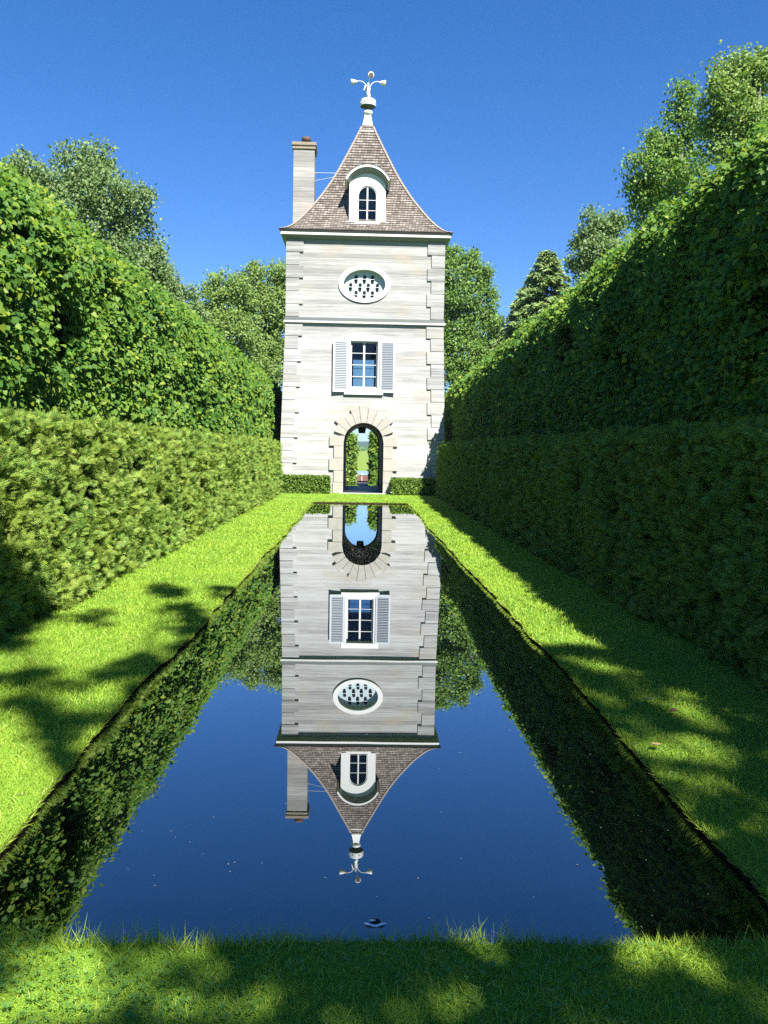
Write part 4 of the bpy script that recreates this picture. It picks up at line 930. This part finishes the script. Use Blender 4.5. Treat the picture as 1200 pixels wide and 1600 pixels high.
y = np.interp(x, np.linspace(-1.6, 1.8, 600), EN)-np.abs(rng.normal(size=n))*.03; blades(x, y, G-.01, U(.04, .115, n), U(.002, .004, n), .38, (0, .12, 0))
n = 2200; x = U(-1.5, 1.65, n); y = np.interp(x, np.linspace(-1.6, 1.8, 600), EN)-.005; blades(x, y, G-.02, U(.03, .07, n), U(.0025, .004, n), .5, (0, .9, -.3))
for (ya, yb, dn, h0, h1, w0, w1) in ((1.8, 4.2, 7000, .022, .05, .0028, .005), (4.2, 7, 3600, .022, .05, .0045, .007), (7, 12, 1700, .025, .05, .007, .011), (12, 20, 750, .028, .05, .012, .018), (20, 26.5, 380, .03, .05, .018, .028)):
    for sg in (-1, 1):
        n = int((yb-ya)*1.5*dn); y = U(ya, yb, n); e = fl_(y, EL if sg < 0 else ER); x = e+sg*U(-.005, 1.55, n); blades(x, y, G-.004, U(h0, h1, n)*hmod(x, y), U(w0, w1, n), .6)
        n = int((yb-ya)*330/max(1, ya/4)); y = U(ya, yb, n); e = fl_(y, EL if sg < 0 else ER); blades(e+sg*.005, y, G-.02, U(.03, .06, n), U(w0, w1, n), .5, (-sg*.6, 0, -.15))
n = 2600; x = U(-3, 3, n); y = U(26.45, 31.6, n); blades(x, y, G-.004, U(.03, .05, n), U(.02, .03, n), .6)
n = 500; x = U(-1.45, 1.5, n); blades(x, 26.43+x*0, G-.03, U(.05, .1, n), U(.02, .03, n), .4, (0, -.8, -.2))
tag(Lg.build('lawn_grass', M['grass']), 'short mown grass of the lawns around the long pool', 'grass', kind='stuff')
Lc = Leaves(); n = 5200; x = U(-1.5, 1.7, n); y = U(1.85, 2.6, n); k = vnoise(np.stack([x*1.8, y*1.8, x*0+70], -1))+rng.normal(size=n)*.25 > .02; x, y = x[k], y[k]; n = len(x)
Lc.scatter(TREFOIL, np.stack([x, y, G+U(.015, .045, n)], -1), rand_dir(n)*np.array([1, 1, .15]), norm(np.array([0, 0, 1])+rng.normal(size=(n, 3))*.28), U(.007, .013, n))
n = 3500; y = U(2.7, 7, n); x = fl_(y, ER)+U(0.05, 1.3, n); Lc.scatter(TREFOIL, np.stack([x, y, G+U(.015, .04, n)], -1), rand_dir(n)*np.array([1, 1, .15]), norm(np.array([0, 0, 1])+rng.normal(size=(n, 3))*.28), U(.007, .014, n))
tag(Lc.build('clover', M['clover']), 'low clover growing among the near grass', 'clover', kind='stuff')
# ------------------------------------------------------------------ small things
Lf = Leaves(); n = 480; y = 2.75+23*U(0, 1, n)**1.6; x = U(-1.35, 1.42, n); k = vnoise(np.stack([x*1.2, y*.8, x*0+90], -1))+rng.normal(size=n)*.35 > -.1; x, y = x[k], y[k]; n = len(x)
Lf.scatter(OVAL, np.stack([x, y, np.full(n, WZ+.002)], -1), rand_dir(n)*np.array([1, 1, .02]), norm(np.array([0, 0, 1])+rng.normal(size=(n, 3))*.1), U(.004, .011, n)*np.clip(y/5, .8, 2.2))
n = 260; y = U(12.2, 14.2, n); x = .03+rng.normal(size=n)*.25; Lf.scatter(OVAL, np.stack([x, y, np.full(n, WZ+.002)], -1), rand_dir(n)*np.array([1, 1, .02]), norm(np.array([0, 0, 1])+rng.normal(size=(n, 3))*.1), U(.01, .022, n))
tag(Lf.build('seed_fluff', plain('seed_fluff', (.15, .16, .16), .9, .1, .2, 40)), 'pale specks of seed fluff floating on the pool', 'seed fluff', kind='stuff')
def fallen_leaf(px, py, col, size, label):
    p = on_z(px, py, G+.04); b = MB(); a = random.uniform(0, 6)
    vs = [(p.x+size*(v[0]*math.cos(a)-v[1]*math.sin(a)), p.y+size*(v[0]*math.sin(a)+v[1]*math.cos(a)), p.z+size*.8*(v[2]+.12*v[0])) for v in HEART[0]]
    b.add(vs, [tuple(int(i) for i in f) for f in HEART[1]]); o = b.build('fallen_leaf', plain('dry_leaf', col, .8, .2, .2, 30)); at_origin(o)
    tag(o, label, 'leaf', 'fallen leaves on the right lawn')
fallen_leaf(1013, 1093, (.17, .22, .07), .062, 'pale green fallen leaf on the shaded right lawn, farthest of the fallen leaves')
fallen_leaf(1058, 1109, (.30, .15, .07), .055, 'reddish brown fallen leaf on the right lawn beside the upper sun patch')
fallen_leaf(1023, 1163, (.36, .24, .12), .055, 'tan fallen leaf at the left end of the larger sun patch on the right lawn')
p = on_z(586, 1442, WZ)
root = empty('water_bubbler', (p.x, p.y, WZ)); tag(root, 'small dark dome breaking the water surface near the front grass, with a white rim', 'pool fitting')
b = MB(); b.lathe([(.02, -.02), (.02, .003), (.017, .009), (.009, .013), (0, .014)], (p.x, p.y, WZ), 16); b.build('dome', M['black'], root, True)
b = MB(); pts = [(p.x+.032*math.cos(q)*1.15, p.y+.022*math.sin(q), WZ+.003+.002*math.sin(q*5)) for q in np.linspace(PI*1.02, PI*1.98, 14)]; b.tube(pts, [.001]+[.0045]*12+[.001], 6); b.build('foam_rim', M['foam'], root, True)
b = MB(); b.tube([(p.x-.022, p.y-.004, WZ+.010), (p.x-.010, p.y-.008, WZ+.014), (p.x+.002, p.y-.008, WZ+.014)], [.002, .004, .001], 6); b.build('foam_fleck', M['foam'], root, True)

# ------------------------------------------------------------------ air
def haze():
    mt = bpy.data.materials.new('haze_air'); mt.use_nodes = True; t = mt.node_tree; t.nodes.clear(); o = t.nodes.new('ShaderNodeOutputMaterial')
    v = t.nodes.new('ShaderNodeVolumePrincipled'); v.inputs['Color'].default_value = (.62, .78, 1, 1); v.inputs['Density'].default_value = .00021; v.inputs['Anisotropy'].default_value = .2
    t.links.new(v.outputs[0], o.inputs['Volume']); b = MB(); b.box(-1900, 1900, -70, 2100, -1.5, 31); h = b.build('haze', mt); tag(h, 'thin blue air in front of the far hills', 'haze', kind='stuff')
haze()
